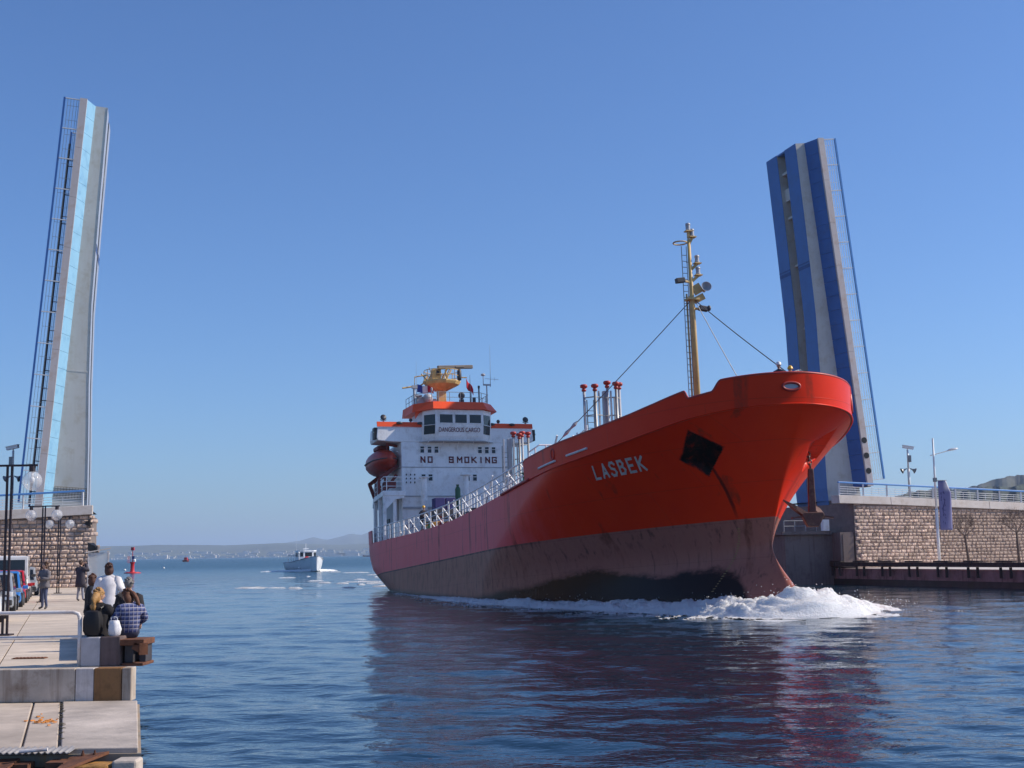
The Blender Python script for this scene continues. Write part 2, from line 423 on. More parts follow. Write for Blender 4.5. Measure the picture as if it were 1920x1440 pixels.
# ================================================================== far land
def ridge(name, pts, Yf, Yr, Yb, m, jag, seg=260):
    px = np.array([p[0] for p in pts], float); py = np.array([p[1] for p in pts], float)
    X = np.linspace(px[0], px[-1], seg); Yp = np.interp(X, px, py); rows = []
    rr = np.random.default_rng(len(name))
    n = sum(np.interp(np.arange(seg)/k, np.arange(seg//k+3), rr.normal(0, 1, seg//k+3))/w_ for w_, k in ((3.0, 2), (1.6, 5), (.9, 14)))
    for frac, Y in ((0, Yf), (.35, Yf+(Yr-Yf)*.4), (.72, Yf+(Yr-Yf)*.75), (1, Yr), (.75, Yr+(Yb-Yr)*.5), (0, Yb)):
        row = []
        for i in range(seg):
            top = survey(X[i], Yp[i], Y=Yr)
            hgt = max(top.z, 1.0)*frac*(1 if frac == 1 else 1+.12*math.sin(i*.21+frac*9)) + (jag*n[i]*frac)
            base = top.x*Y/Yr
            row.append((base, Y, hgt if frac else -3))
        rows.append(row)
    mb = MB(); mb.grid(np.array(rows)); o = mb.build(name, m, smooth=True); tag(o, kind='structure'); return o
m_hill = mat('pine_hill', (.05, .06, .055), .95, var=.55, sc=.012, grime=(.09, .085, .06), gs=.006)
m_far = mat('far_scrub_hill', (.10, .115, .085), .95, var=.4, sc=.002)
ridge('coastal_hills', [(-700, 1024), (0, 1027), (200, 1024), (300, 1022), (420, 1023), (520, 1018), (640, 1020), (760, 1014), (900, 1016), (1300, 1018), (2600, 1000)], 6500, 7800, 9500, m_far, 2.0)
ridge('far_mountains', [(100, 1040), (380, 1030), (520, 1020), (560, 1014), (589, 1006), (612, 1012), (640, 1006), (657, 1000), (676, 1003), (700, 995), (800, 985), (1000, 990), (1300, 1000), (2400, 1010)], 9800, 12500, 15000, m_far, 3.0)
ridge('wooded_hill', [(1560, 1018), (1640, 940), (1680, 931), (1710, 925), (1741, 918), (1800, 913), (1830, 909), (1852, 903), (1877, 899), (1893, 894), (1920, 891), (2050, 872), (2400, 860), (2900, 930)], 900, 1900, 2900, m_hill, .9, 900)
ridge('wooded_knoll', [(1600, 1015), (1690, 931), (1712, 926), (1726, 921), (1742, 918), (1770, 920), (1830, 921), (1856, 912), (1880, 914), (1920, 908), (2100, 915), (2500, 960)], 520, 900, 1300, mat('dark_pines', (.032, .045, .036), .95, var=.6, sc=.03), .45, 900)
# the low town on the far shore: no house can be told from the next
mb = MB()
for i in range(260):
    cx = np.random.default_rng(i).uniform(-520, 720) if i % 3 else np.random.default_rng(i).uniform(180, 700)
    p = survey(cx, 1040, Y=6300+random.uniform(-150, 260)); wdt = random.choice((10, 18, 30, 45, 60)); hh_ = random.uniform(4, 9)
    mb.box((p.x, p.y, max(0, (p.y-6450)*.12)+hh_/2+random.choice((0, 0, 6, 14, 22))), (wdt, 10, hh_))
for cx, wd in ((625, 75), (655, 85), (640, 40), (300, 70), (345, 60), (395, 50)):
    p = survey(cx, 1040, Y=6180); mb.box((p.x, p.y, 8), (wd, 20, 13))
tag(mb.build('far_town', mat('pale_render', (.72, .66, .60), .8, var=.3, sc=.01)), 'pale low buildings scattered along the far shore', 'town', kind='stuff')
# ================================================================== abutments
BA = Vector((math.cos(R(15)), math.sin(R(15)), 0)); BC = Vector((-BA.y, BA.x, 0))     # bridge axis, channel direction
def stone_meshes():
    out = []
    for k in range(6):
        rr = random.Random(k+50); nx, nz = 5, 3; v = []; f = []
        for j in range(nz+1):
            for i in range(nx+1):
                edge = i in (0, nx) or j in (0, nz)
                y = 0.0 if edge else -rr.uniform(.45, 1.0)
                jx = 0 if edge else rr.uniform(-.05, .05); jz = 0 if edge else rr.uniform(-.08, .08)
                v.append((-.5+i/nx+jx, y, -.5+j/nz+jz))
        for j in range(nz):
            for i in range(nx):
                a = j*(nx+1)+i; f.append((a, a+1, a+nx+2, a+nx+1))
        b = len(v); v += [(-.5, 1, -.5), (.5, 1, -.5), (.5, 1, .5), (-.5, 1, .5)]
        c = (0, nx, (nz+1)*(nx+1)-1, nz*(nx+1))
        f += [(c[0], b, b+1) + tuple(range(nx, 0, -1))[0:0] + (c[1],), (c[1], b+1, b+2, c[2]), (c[2], b+2, b+3, c[3]), (c[3], b+3, b, c[0])]
        me = bpy.data.meshes.new('stone_block'); me.from_pydata(v, [], f); me.materials.append(m_stone); me.update(); out.append(me)
    return out
STN = stone_meshes()
def stone_wall(parent, org, d, length, z0, ztop, vis, course=.275, wid=.44, batter=.05):
    """rusticated blocks, one by one; vis(t,z) says which of them count as single pieces"""
    nrm = Vector((d.y, -d.x, 0)); az = math.atan2(d.y, d.x); singles = []; rest = MB(); z = z0; row = 0
    while z < max(ztop(0), ztop(length))+.2:
        t = -(row % 2)*wid*.5; ch = course*random.uniform(.94, 1.06)
        while t < length:
            w_ = wid*random.uniform(.7, 1.4); tc = t+w_/2; hz = ch
            if tc > .1 and z+hz*.5 < ztop(tc):
                hz = min(hz, ztop(tc)-z)
                c = org + d*tc - nrm*(batter*(z-z0)) + Vector((0, 0, z+hz/2))
                wr = min(w_, (tc+.0)*2)
                singles.append((vis(tc, z), c, (wr-.035, random.uniform(.05, .13), hz-.035), random.randrange(6)))
            t += w_
        z += ch; row += 1
    singles.sort(key=lambda q: -q[0]); Rm = rz(az)
    for i, (k, c, s, q) in enumerate(singles):
        if i < 298 and k > 0: part('stone_block', STN[q], parent, c, (0, 0, az), s)
        else:
            me = STN[q]; rest._add([c + Rm @ Vector((v.co.x*s[0], v.co.y*s[1], v.co.z*s[2])) for v in me.vertices], [tuple(p.vertices) for p in me.polygons])
    if rest.v: rest.build('stone_courses', m_stone, parent, kind='stuff')
def abut(name, label, org, d, length, depth, z0, ztop, batter, capx, m_core):
    root = thing(name, label, 'abutment'); nrm = Vector((d.y, -d.x, 0)); mb = MB()
    P = lambda t, w, z: org + d*t - nrm*w + Vector((0, 0, z))
    i_ = -.02
    bt = lambda t: batter*(ztop(t)-z0)
    for (ta, tb) in ((0, length/2), (length/2, length)):
        vs = [P(ta, .03, z0-1.2), P(tb, .03, z0-1.2), P(tb, depth, z0-1.2), P(ta, depth, z0-1.2),
              P(ta, .03+bt(ta), ztop(ta)), P(tb, .03+bt(tb), ztop(tb)), P(tb, depth, ztop(tb)), P(ta, depth, ztop(ta))]
        mb._add(vs, [(0,1,2,3), (4,5,6,7), (0,1,5,4), (1,2,6,5), (2,3,7,6), (3,0,4,7)])
    mb.build('core_wall', m_core, root)
    lo_, hi_ = capx; n = 9
    for k in range(n):
        ta = lo_ + (hi_-lo_)*k/n; tb = lo_ + (hi_-lo_)*(k+1)/n - .025; mb = MB(); o = bt(0)-.22
        vs = []
        for t_ in (ta, tb):
            z = ztop(max(0, min(length, t_)))
            vs += [P(t_, o, z+.01), P(t_, o+1.0, z+.01), P(t_, o+1.0, z+.62), P(t_, o+.06, z+.62)]
        mb._add(vs, [(0,1,2,3), (7,6,5,4), (0,4,5,1), (1,5,6,2), (2,6,7,3), (3,7,4,0)])
        mb.build('coping', m_cap, root, bevel=.03)
    mb = MB(); mb._add([P(0, 1.0, ztop(0)+.3), P(length, 1.0, ztop(length)+.3), P(length, depth, ztop(length)+.3), P(0, depth, ztop(0)+.3)], [(0,1,2,3)])
    mb.build('roadway', m_asph, root)
    return root
# left abutment: d runs from the far left to the channel corner; measured back from the corner
LC = Vector((-27.83, 88.05, 0)); LEN_L = 34.0
LO = LC - BA*LEN_L
zt_l = lambda t: 5.93 - (LEN_L-t)*.055
labut = abut('stone_abutment', 'tall rusticated stone bridge abutment on the left quay behind the parked cars', LO, BA, LEN_L, 9.5, 1.2, zt_l, .055, (0, LEN_L+.12), m_mortar)
stone_wall(labut, LO, BA, LEN_L+.05, 1.2, zt_l, lambda t, z: (t-(LEN_L-7.2)) if t > LEN_L-7.2 else -1, batter=.055)
RD = Vector((math.cos(R(23)), math.sin(R(23)), 0)); RC = Vector((25.85, 101.5, 0)); LEN_R = 42.0
zt_r = lambda t: 6.36 - max(0, t)*.034
rabut = abut('stone_abutment', 'tall rusticated stone bridge abutment on the right bank with pale coping', RC, RD, LEN_R, 9.5, 1.5, zt_r, .03, (-1.45, LEN_R), m_mortar)
stone_wall(rabut, RC, RD, LEN_R, 1.5, zt_r, lambda t, z: 30-t-z*.2, course=.262, wid=.43, batter=.03)
# shaded pier of the right abutment that carries the leaf
pier = thing('bridge_pier', 'stained shaded concrete pier under the raised right bridge leaf', 'pier')
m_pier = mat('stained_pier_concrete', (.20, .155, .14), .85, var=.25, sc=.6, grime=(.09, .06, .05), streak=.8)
P0 = RC + BC*0.2 - BA*.05
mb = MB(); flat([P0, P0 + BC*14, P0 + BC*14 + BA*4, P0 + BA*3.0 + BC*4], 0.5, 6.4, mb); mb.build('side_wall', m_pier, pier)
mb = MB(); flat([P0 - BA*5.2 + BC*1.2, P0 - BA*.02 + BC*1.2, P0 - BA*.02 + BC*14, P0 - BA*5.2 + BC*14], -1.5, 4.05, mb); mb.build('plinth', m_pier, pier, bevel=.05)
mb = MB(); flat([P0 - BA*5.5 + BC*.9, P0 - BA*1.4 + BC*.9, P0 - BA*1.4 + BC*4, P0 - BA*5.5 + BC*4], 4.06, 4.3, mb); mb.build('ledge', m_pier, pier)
mb = MB()
for k in range(4): mb.tube([P0 - BA*(5.3-k*.9) + BC*1.0 + Vector((0, 0, 4.3)), P0 - BA*(5.3-k*.9) + BC*1.0 + Vector((0, 0, 5.1))], .03, 6)
for z in (4.7, 5.1): mb.tube([P0 - BA*5.3 + BC*1.0 + Vector((0, 0, z)), P0 - BA*2.6 + BC*1.0 + Vector((0, 0, z))], .03, 6)
mb.build('guard_rail', m_grey, pier)
mb = MB(); mb.box(P0 - BA*1.9 + BC*.95 + Vector((0, 0, 4.75)), (.5, .4, .85), rz(R(15))); mb.build('control_cabinet', m_white, pier)
mb = MB(); mb.prism([P0 - BA*1.2 - BC*.02 + Vector((0, 0, 1.6)), P0 - BA*.1 - BC*.02 + Vector((0, 0, 1.6)), P0 - BA*.1 - BC*.02 + Vector((0, 0, 4.2)), P0 - BA*1.2 - BC*.02 + Vector((0, 0, 4.2))], BC*1.5); mb.build('buttress', m_pier, pier)
mb = MB(); mb.box(P0 - BA*.55 - BC*.05 + Vector((0, 0, 2.9)), (.9, .04, 2.3), rz(R(15))); mb.build('steel_hatch', m_pier, pier)
# ================================================================== bascule leaves
m_blue2 = mat('dull_dark_blue_paint', (.025, .07, .24), .5, var=.2)
m_flp = mat('sunlit_blue_grey_paint', (.36, .40, .48), .5, var=.15, sc=.6)  # left leaf's flange blue, paled so the colour carries its sunlight
def vbot(s): return float(np.interp(s, [-.2, 0, .15, .3, .5, .75, 1], [3.3, 3.2, 2.85, 2.45, 2.05, 1.86, 1.72]))
def leaf(label, P0, lean, side, m_panel, holes):
    root = thing('bascule_leaf', label, 'bridge', group='two raised leaves of the bascule bridge'); L = 28.4 if side > 0 else 27.7
    V0 = BA*side; U = BA*side*math.sin(lean) + Vector((0, 0, 1))*math.cos(lean); V = V0*math.cos(lean) - Vector((0, 0, 1))*math.sin(lean)
    Yx = BC*side; Mx = Matrix.Identity(4)
    for i in range(3): Mx[i][0], Mx[i][1], Mx[i][2], Mx[i][3] = V[i], Yx[i], U[i], P0[i]
    root.matrix_world = Mx
    def q(v, w, u): return Vector((v, side*w, u))
    def bx(mb, v0, v1, w0, w1, u0, u1):
        mb._add([q(v, w, u) for v in (v0, v1) for w in (w0, w1) for u in (u0, u1)], [(0,1,3,2),(4,6,7,5),(0,4,5,1),(2,3,7,6),(0,2,6,4),(1,5,7,3)])
    WD = 8.05
    mb = MB(); bx(mb, .06, .38, .22, WD-.22, -.3, L); mb.build('deck_plate', m_brown, root)
    mb = MB(); bx(mb, 0, .055, .3, WD-.3, 0, L-.02); mb.build('road_surface', m_asph, root)
    for w0 in (0, WD-.2):
        n = 8
        for k in range(n):
            mb = MB(); bx(mb, -.06, .42, w0, w0+.2, L*k/n-.25*(k == 0), L*(k+1)/n-.015); mb.build('edge_beam', m_edge, root)
    np_ = 24
    for sgn, wA, wB in ((1, .03, 1.4), (-1, WD-.03, WD-1.4)):
        for k in range(np_):
            u0, u1 = L*k/np_ - .2*(k == 0), L*(k+1)/np_-.018; mb = MB()
            a_, b_, c_ = (.421, wA+.19*sgn), (.92, wB), (.84, wB)
            mb._add([q(*p, u) for u in (u0, u1) for p in (a_, b_, c_, (.421, wA+.3*sgn))], [(0,1,2,3),(7,6,5,4),(0,4,5,1),(1,5,6,2),(2,6,7,3),(3,7,4,0)])
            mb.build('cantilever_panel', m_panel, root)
    for wA, wB in ((1.4, 3.3), (4.75, 6.65)):
        mb = MB(); us = [-4.5, 0] + [L*x for x in (.08, .15, .22, .3, .4, .5, .62, .75, .88, 1)]
        mb.loft([[q(.39, wA, u), q(.39, wB, u), q(vbot(u/L), wB, u), q(vbot(u/L), wA, u)] for u in us]); mb.build('box_girder', m_web, root)
        mb = MB(); mb.loft([[q(vbot(u/L)+.003, wA-.03, u), q(vbot(u/L)+.003, wB+.03, u), q(vbot(u/L)+.025, wB+.03, u), q(vbot(u/L)+.025, wA-.03, u)] for u in us])
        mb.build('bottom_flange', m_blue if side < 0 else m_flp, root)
        for u in (L*.635,):
            mb = MB(); bx(mb, vbot(.635)+.027, vbot(.635)+.034, wA-.02, wB+.02, u, u+.28); bx(mb, vbot(.635)+.027, vbot(.635)+.034, wA-.02, wB+.02, u+.4, u+.5); mb.build('flange_joint', m_blue2, root)
    mb = MB(); bx(mb, .42, 1.70, 3.33, 4.72, L-.16, L-.01); mb.build('end_diaphragm', m_blue, root)
    for k, u in enumerate((2.5, 5.5, 9.5, 13, 16.2, 18.2, 20.4, 22.2, 24.2, 25.9)):
        mb = MB()
        if k == 8: bx(mb, .5, 1.5, 3.32, 4.73, u-.5, u+.5)
        elif k % 2: bx(mb, 1.1, 1.5, 3.32, 4.73, u, u+.2); bx(mb, .4, 1.09, 3.32, 4.0, u+.02, u+.16)
        else: bx(mb, .9, 1.5, 3.32, 4.1, u, u+.28)
        mb.build('cross_beam', m_web, root)
    for w0 in (.06, WD-.06):
        mb = MB(); mb.bar(q(-1.08, w0, .2), q(-1.08, w0, L-.1), .13, .13); mb.build('handrail', m_rail_b if side < 0 else m_blue, root)
        for k in range(14):
            u = .2 + (L-.35)*k/13; mb = MB(); mb.bar(q(-1.06, w0, u), q(0, w0, u), .10, .06); mb.build('rail_post', m_white, root)
        mb = MB()
        for v_ in (-.85, -.65, -.45, -.25, -.12): mb.bar(q(v_, w0, .2), q(v_, w0, L-.15), .025, .025)
        for k in range(27): u = .2+(L-.35)*(k+.5)/27; mb.bar(q(-.86, w0, u), q(-.1, w0, u), .02, .02)
        mb.build('rail_bars', m_white if side < 0 else m_grey, root)
    if side > 0:
        mb = MB(); mb.bar(q(-.45, .5, .2), q(-.45, .5, L*.885), .14, .14)
        for k in range(12): u = 1+k*2.05; mb.bar(q(-.45, .5, u), q(-.02, .5, u), .06, .06)
        mb.build('cable_duct', m_dark, root)
    for u in holes:
        mb = MB(); mb.lathe([(.235, -.012), (.235, .012)], 20, q(.19, -.004, u), rx(R(90))); mb.build('lightening_hole', m_black, root)
    if side > 0:
        mb = MB()
        for w_ in (1.3,):
            for i in range(12): mb.bar(q(1.0+i*.19, w_+.07, .75), q(1.0+i*.19, w_+.07, 1.5), .02, .02)
            for j in range(6): mb.bar(q(1.0, w_+.07, .75+j*.15), q(3.1, w_+.07, .75+j*.15), .02, .02)
        mb.build('mesh_grille', m_brown, root)
        mb = MB(); bx(mb, .94, vbot(.335)-.02, 1.385, 1.398, L*.332, L*.336); mb.build('plate_joint', m_web, root)
    return root
leaf('raised bridge leaf beside the left quay showing sunlit light blue panels', Vector((-31.78, 88.8, 6.53)), .078, 1, m_blue_lit, ())
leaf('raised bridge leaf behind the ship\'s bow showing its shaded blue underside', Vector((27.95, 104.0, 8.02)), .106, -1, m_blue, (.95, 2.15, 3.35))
# ================================================================== railings on the abutments
def railing(label, org, d, length, slope, n, end_post=True):
    root = thing('bridge_railing', label, 'railing', org)
    D3 = (d + Vector((0, 0, slope))).normalized(); L = length
    mb = MB(); mb.bar(D3*-.1+Vector((0, 0, .98)), D3*L+Vector((0, 0, .98)), .16, .13); mb.build('handrail', m_rail_b, root, bevel=.03)
    for k in range(n+1):
        b0 = D3*(L*k/n); mb = MB(); mb.bar(b0, b0+Vector((0, 0, .93)), .12, .10); mb.build('rail_post', m_white, root)
    for k in range(n):
        mb = MB(); a_, b_ = D3*(L*k/n+.08), D3*(L*(k+1)/n-.08)
        for z in (.14, .33, .5, .66): mb.bar(a_+Vector((0, 0, z)), b_+Vector((0, 0, z)), .035, .035)
        for s in (1/3, 2/3): c_ = a_.lerp(b_, s); mb.bar(c_+Vector((0, 0, .14)), c_+Vector((0, 0, .68)), .025, .025)
        mb.build('rail_bars', m_white, root)
    return root
rn = Vector((RD.y, -RD.x, 0)); bo = .03*4.95-.22+.3
railing('blue-topped white railing along the right abutment coping', RC - RD*1.2 - rn*bo + Vector((0, 0, zt_r(0)+.62)), RD, 40, -.034, 18)
ln_ = Vector((BA.y, -BA.x, 0)); lo_ = LC - ln_*.35 - BA*.55; lo_.z = zt_l(LEN_L)+.62-.03
railing('blue-topped white railing along the left abutment coping', lo_, -BA, 26, -.055, 7)
# ================================================================== poles on the bridge
def cctv(label, base, hgt, az):
    root = thing('camera_pole', label, 'pole', base, az)
    mb = MB(); mb.tube([(0, 0, 0), (0, 0, hgt*.55)], .10, 10); mb.tube([(0, 0, hgt*.55), (0, 0, hgt-.25)], .075, 10); mb.build('pole', m_white, root, smooth=True)
    mb = MB(); mb.box((.12, 0, hgt-.95), (.26, .22, .55)); mb.build('junction_box', m_grey, root, bevel=.02)
    mb = MB(); mb.box((.05, 0, hgt-.05), (.85, .24, .2), ry(R(10))); mb.box((.08, 0, hgt+.07), (.95, .3, .03), ry(R(10))); mb.tube([(0, 0, hgt-.3), (0, 0, hgt-.12)], .05, 8); mb.build('camera', m_white, root)
    for s, a_ in ((-1, R(200)), (1, R(-20))):
        mb = MB(); mb.lathe([(.03, 0), (.06, .18), (.10, .3), (.23, .46), (.24, .47), (.0, .3)], 14, (s*.12, 0, hgt*.56), ry(R(90*s+25*s))); mb.build('loudspeaker', m_grey, root, smooth=True)
    return root
p = survey(1706, 930, Y=107); cctv('white camera pole with loudspeakers on the right bridge approach', p, survey(1700, 838, Y=107).z-p.z, 0)
p = survey(21, 962, Y=90.5); cctv('white camera pole with loudspeakers on the left bridge approach', p, survey(17, 838, Y=90.5).z-p.z, R(170))
# street lamp with banner on the right quay
b0 = survey(1762, 1066, Y=98); b0.z = ZR; top = survey(1749, 822, Y=98)
hl = top.z-ZR
root = thing('street_lamp', 'tall white street lamp with a banner on the right quay', 'lamp post', b0)
mb = MB(); mb.tube([(0, 0, 0), (0, 0, hl*.45)], .11, 10); mb.tube([(0, 0, hl*.45), (0, 0, hl)], [.085, .06], 10); mb.build('post', m_white, root, smooth=True)
mb = MB(); za = hl-1.2; mb.tube([(-.25, 0, za-.06), (.1, 0, za+.02), (1.1, 0, za+.28)], .035, 8); mb.build('arm', m_white, root)
mb = MB(); mb.loft([[Vector((x, y*w_, za+zc+z*h_)) for y, z in ((-1, 0), (-.6, .9), (.6, .9), (1, 0), (.5, -.6), (-.5, -.6))] for x, w_, h_, zc in ((1.0, .05, .05, .26), (1.25, .14, .12, .33), (1.6, .15, .11, .38), (1.8, .07, .05, .42))]); mb.build('lamp_head', m_white, root, smooth=True)
mb = MB(); mb.tube([(.0, 0, hl-3.1), (.85, 0, hl-3.1)], .025, 6); mb.tube([(0, 0, hl-7.3), (.3, 0, hl-7.3)], .025, 6)
mb.box((0, 0, hl-3.05), (.24, .24, .3)); mb.build('banner_bracket', m_grey, root)
A = np.zeros((22, 9, 3))
for i in range(22):
    for j in range(9):
        s, u = i/21, j/8
        wmax = 1.0 if s > .22 else .62+.38*s/.22
        A[i, j] = (.2+u*.92*wmax, .07*math.sin(5*u+3*s)*u, hl-3.12-s*(.75*u*(1-s)+3.6) - .0)
mb = MB(); mb.grid(A)
m_ban, t, b = _nodes('banner_cloth')
tcx = coords(t, (1, 1, 1), False); sxx = t.nodes.new('ShaderNodeSeparateXYZ'); t.links.new(tcx, sxx.inputs[0])
wv = ramp(t, noise(t, coords(t, (9, 1, 3.2), False), 1.0, 2), [(.52, 0.0), (.56, 1.0)])
band = mth(t, 'MULTIPLY', sstep(t, sxx.outputs[0], .33, .36), mth(t, 'SUBTRACT', 1.0, sstep(t, sxx.outputs[0], .66, .7)))
lowz = mth(t, 'MULTIPLY', sstep(t, sxx.outputs[2], hl-6.4, hl-6.3), mth(t, 'SUBTRACT', 1.0, sstep(t, sxx.outputs[2], hl-3.9, hl-3.7)))
cc = mixc(t, mth(t, 'MULTIPLY', mth(t, 'MULTIPLY', band, wv), lowz), (.17, .17, .33), (.06, .06, .17))
cc = mixc(t, mth(t, 'MULTIPLY', sstep(t, sxx.outputs[0], .5, .85), sstep(t, sxx.outputs[2], hl-4.0, hl-3.5)), cc, (.75, .72, .72))
t.links.new(cc, b.inputs['Base Color']); b.inputs['Roughness'].default_value = .8
ob = mb.build('banner', m_ban, root, smooth=True); sm_ = ob.modifiers.new('s', 'SOLIDIFY'); sm_.thickness = .01
# bare trees on the right quay
m_bark = mat('dark_bark', (.12, .085, .07), .9, var=.4, sc=4)
def bare_tree(label, base, hgt, spread, seed, lean):
    rr = random.Random(seed); root = thing('bare_tree', label, 'tree', base, group='bare young trees on the right quay'); tr, cr = MB(), MB()
    hb = hgt*.5
    tr.tube([(0, 0, 0), (lean*.3, .02, hb*.5), (lean*.6, 0, hb)], [.12, .095, .085], 8)
    def grow(p, d, L, r, lev):
        q = p + d*L; mid = p.lerp(q, .5) + Vector((rr.uniform(-1, 1), rr.uniform(-1, 1), rr.uniform(-.5, .8)))*L*.08
        cr.tube([p, mid, q], [r, r*.8, r*.55], 5 if lev < 3 else 3, cap=False)
        if lev >= 6: return
        for _ in range(rr.choice((3, 3, 4)) if lev else 5):
            ax = Vector((rr.uniform(-1, 1), rr.uniform(-1, 1), rr.uniform(-.35, .8)))
            nd = (d*.75 + ax*.75).normalized(); grow(p.lerp(q, rr.uniform(.55, 1)), nd, L*rr.uniform(.6, .85), r*.55, lev+1)
    for k in range(5):
        a_ = k*1.257+rr.uniform(-.3, .3); grow(Vector((lean*.6, 0, hb-.05)), Vector((math.cos(a_)*spread, math.sin(a_)*spread, 1.0)).normalized(), hgt*.18, .032, 1)
    tr.build('trunk', m_bark, root, smooth=True); cr.build('crown', m_bark, root)
p = survey(1818, 1064, Y=101); p.z = ZR; bare_tree('bare young tree with spreading twigs, the one right of the banner lamp', p, 4.6, 1.15, 4, -.35)
p = survey(1912, 1064, Y=99); p.z = ZR; bare_tree('bare young tree at the right end of the stone wall', p, 4.9, 1.1, 9, -.1)
# ================================================================== the tanker
HD, TR = R(17.9), 0.055
ship = thing('tanker_ship', 'red-hulled tanker with white superstructure steaming through the open bridge', 'ship', (survey(862, 1040, Y=103).x, 103, 0))
fw = Vector((math.sin(HD), -math.cos(HD), 0)); ptv = Vector((math.cos(HD), math.sin(HD), 0)); ez = Vector((0, 0, 1))
Xa = fw*math.cos(TR) + ez*math.sin(TR); Za = ez*math.cos(TR) - fw*math.sin(TR)
Ms = Matrix.Identity(4)
for i in range(3): Ms[i][0], Ms[i][1], Ms[i][2], Ms[i][3] = Xa[i], ptv[i], Za[i], ship.location[i]
ship.matrix_world = Ms
HB, ZB = 6.25, -4.0
def sm01(a, b, x):
    t_ = np.clip((np.asarray(x, float)-a)/(b-a), 0, 1); return t_*t_*(3-2*t_)
def zdeck(x):
    x = np.asarray(x, float)
    return sum(np.interp(x+o, [-14, -4, 10, 20, 30, 35, 45, 52.6], [4.6, 4.1, 3.85, 3.8, 4.3, 4.7, 5.05, 6.1]) for o in (-3, -1.5, 0, 1.5, 3))/5
def xstem(z):
    z = np.asarray(z, float)
    return np.where(z > .55, 49+3.5*np.clip((z-.55)/5.55, 0, 1.2)**1.25, 49+2.15*sm01(.0, 3.0, .55-z))
def xstern(z): return -12.5+5.5*np.clip((2.2-np.asarray(z, float))/2.5, 0, 1)**1.2
def half(x, z):
    w_ = np.clip((z+2.5)/8.6, 0, 1)**1.7; xs = xstem(z)
    Le = 24-14.5*w_; p_ = 1.5+.5*w_; q_ = 1-.5*w_
    d = np.clip((xs-x)/Le, 0, 1); b_ = HB*(1-(1-d)**p_)**q_
    a_ = np.clip((x-xstern(z))/(16-3*sm01(-1, 4, z)), 0, 1); lo = .3+.36*sm01(-1, 4, z)
    return b_*(lo+(1-lo)*(1-(1-a_)**2))
def bulb(x, z):
    """half breadth of the bulb below the forefoot"""
    e = np.clip((x-44.0)/(xstem(z)-44.0), 0, 1)
    return .85*(1-sm01(-1.6, .5, z))*np.sqrt(np.clip(1-e**3, 0, 1))*sm01(38, 45, x)
PKX, PKZ = {-1: 48.62, 1: 49.85}, 4.38
_pa, _pb = (.74, .50), (.24, -.36)            # half sides of the slanting pocket
_det = _pa[0]*_pb[1]-_pa[1]*_pb[0]
def pocket(x, z, sgn):
    """inward depth of the anchor pocket"""
    dx, dz = x-PKX[sgn], z-PKZ
    s_ = (dx*_pb[1]-dz*_pb[0])/_det; t_ = (dz*_pa[0]-dx*_pa[1])/_det
    return .62*np.clip((1.0-np.maximum(np.abs(s_), np.abs(t_)))*7, 0, 1)*(.7+.3*np.clip(-t_, -1, 1))
def hull_side(sgn):
    nu, nv = 460, 110
    v = np.linspace(0, 1, nv)[:, None]**.9; u = np.linspace(0, 1, nu)[None, :]
    u = 1-(1-u)**1.55                                    # finer towards the bow
    zl = ZB + v*(5.0-ZB) + 0*u
    for _ in range(4):
        xe, xs = xstern(zl), xstem(zl); x = xe + u*(xs-xe); zl = ZB + v*(zdeck(x)-ZB)
    hb_ = half(x, zl); bb_ = bulb(x, zl); b_ = np.where(bb_ > 0, np.sqrt(hb_**2+bb_**2), hb_)
    b_ = np.where(u >= .9999, 0, b_)
    dep = pocket(x, zl, sgn)
    return np.stack([x - dep*.15, sgn*(b_ - dep), zl], -1)
# hull paint
m_hull, t, b = _nodes('hull_paint'); v = coords(t, (1, 1, 1), False)
s3 = t.nodes.new('ShaderNodeSeparateXYZ'); t.links.new(v, s3.inputs[0])
n_big = noise(t, coords(t, (.5, .5, .5), False), 1.0, 5); n_str = noise(t, coords(t, (1.6, 1.6, .14), False), 1.0, 6, .68); n_fine = noise(t, coords(t, (1, 1, .5), False), 3.0, 6, .7)
red = mixc(t, n_big, (.66, .020, .003), (.80, .042, .005))
fade_sheen = mth(t, 'SUBTRACT', 1.0, sstep(t, mth(t, 'ADD', s3.outputs[0], mth(t, 'MULTIPLY', n_str, 9.0)), 31.5, 43.0))
red = mixc(t, mth(t, 'MULTIPLY', fade_sheen, .72), red, mixc(t, n_str, (.82, .14, .17), (.97, .30, .32)))  # aft pink: worn paint plus sky reflection put into the colour
st1 = ramp(t, n_str, [(.56, 0.0), (.70, 1.0)])
red = mixc(t, mth(t, 'MULTIPLY', mth(t, 'MULTIPLY', st1, fade_sheen), .8), red, (.15, .035, .03))
low = mixc(t, n_str, (.33, .10, .065), (.46, .23, .155)); low = mixc(t, ramp(t, n_fine, [(.5, 0.0), (.75, 1.0)]), low, (.15, .065, .045))
low = mixc(t, mth(t, 'MULTIPLY', mth(t, 'SUBTRACT', 1.0, fade_sheen), .75), low, (.36, .13, .10))
streaks = ramp(t, noise(t, coords(t, (2.6, 2.6, .10), False), 1.0, 5, .7), [(.56, 0.0), (.66, 1.0)])
low = mixc(t, mth(t, 'MULTIPLY', streaks, .6), low, (.04, .028, .025))
col = mixc(t, sstep(t, s3.outputs[2], 1.635, 1.655), low, red)
seamline = mth(t, 'MULTIPLY', mth(t, 'LESS_THAN', mth(t, 'ABSOLUTE', mth(t, 'SUBTRACT', s3.outputs[2], 1.60)), .035), mth(t, 'MULTIPLY', fade_sheen, ramp(t, n_fine, [(.3, .3), (.55, 1.0)])))
col = mixc(t, seamline, col, (.02, .012, .012))
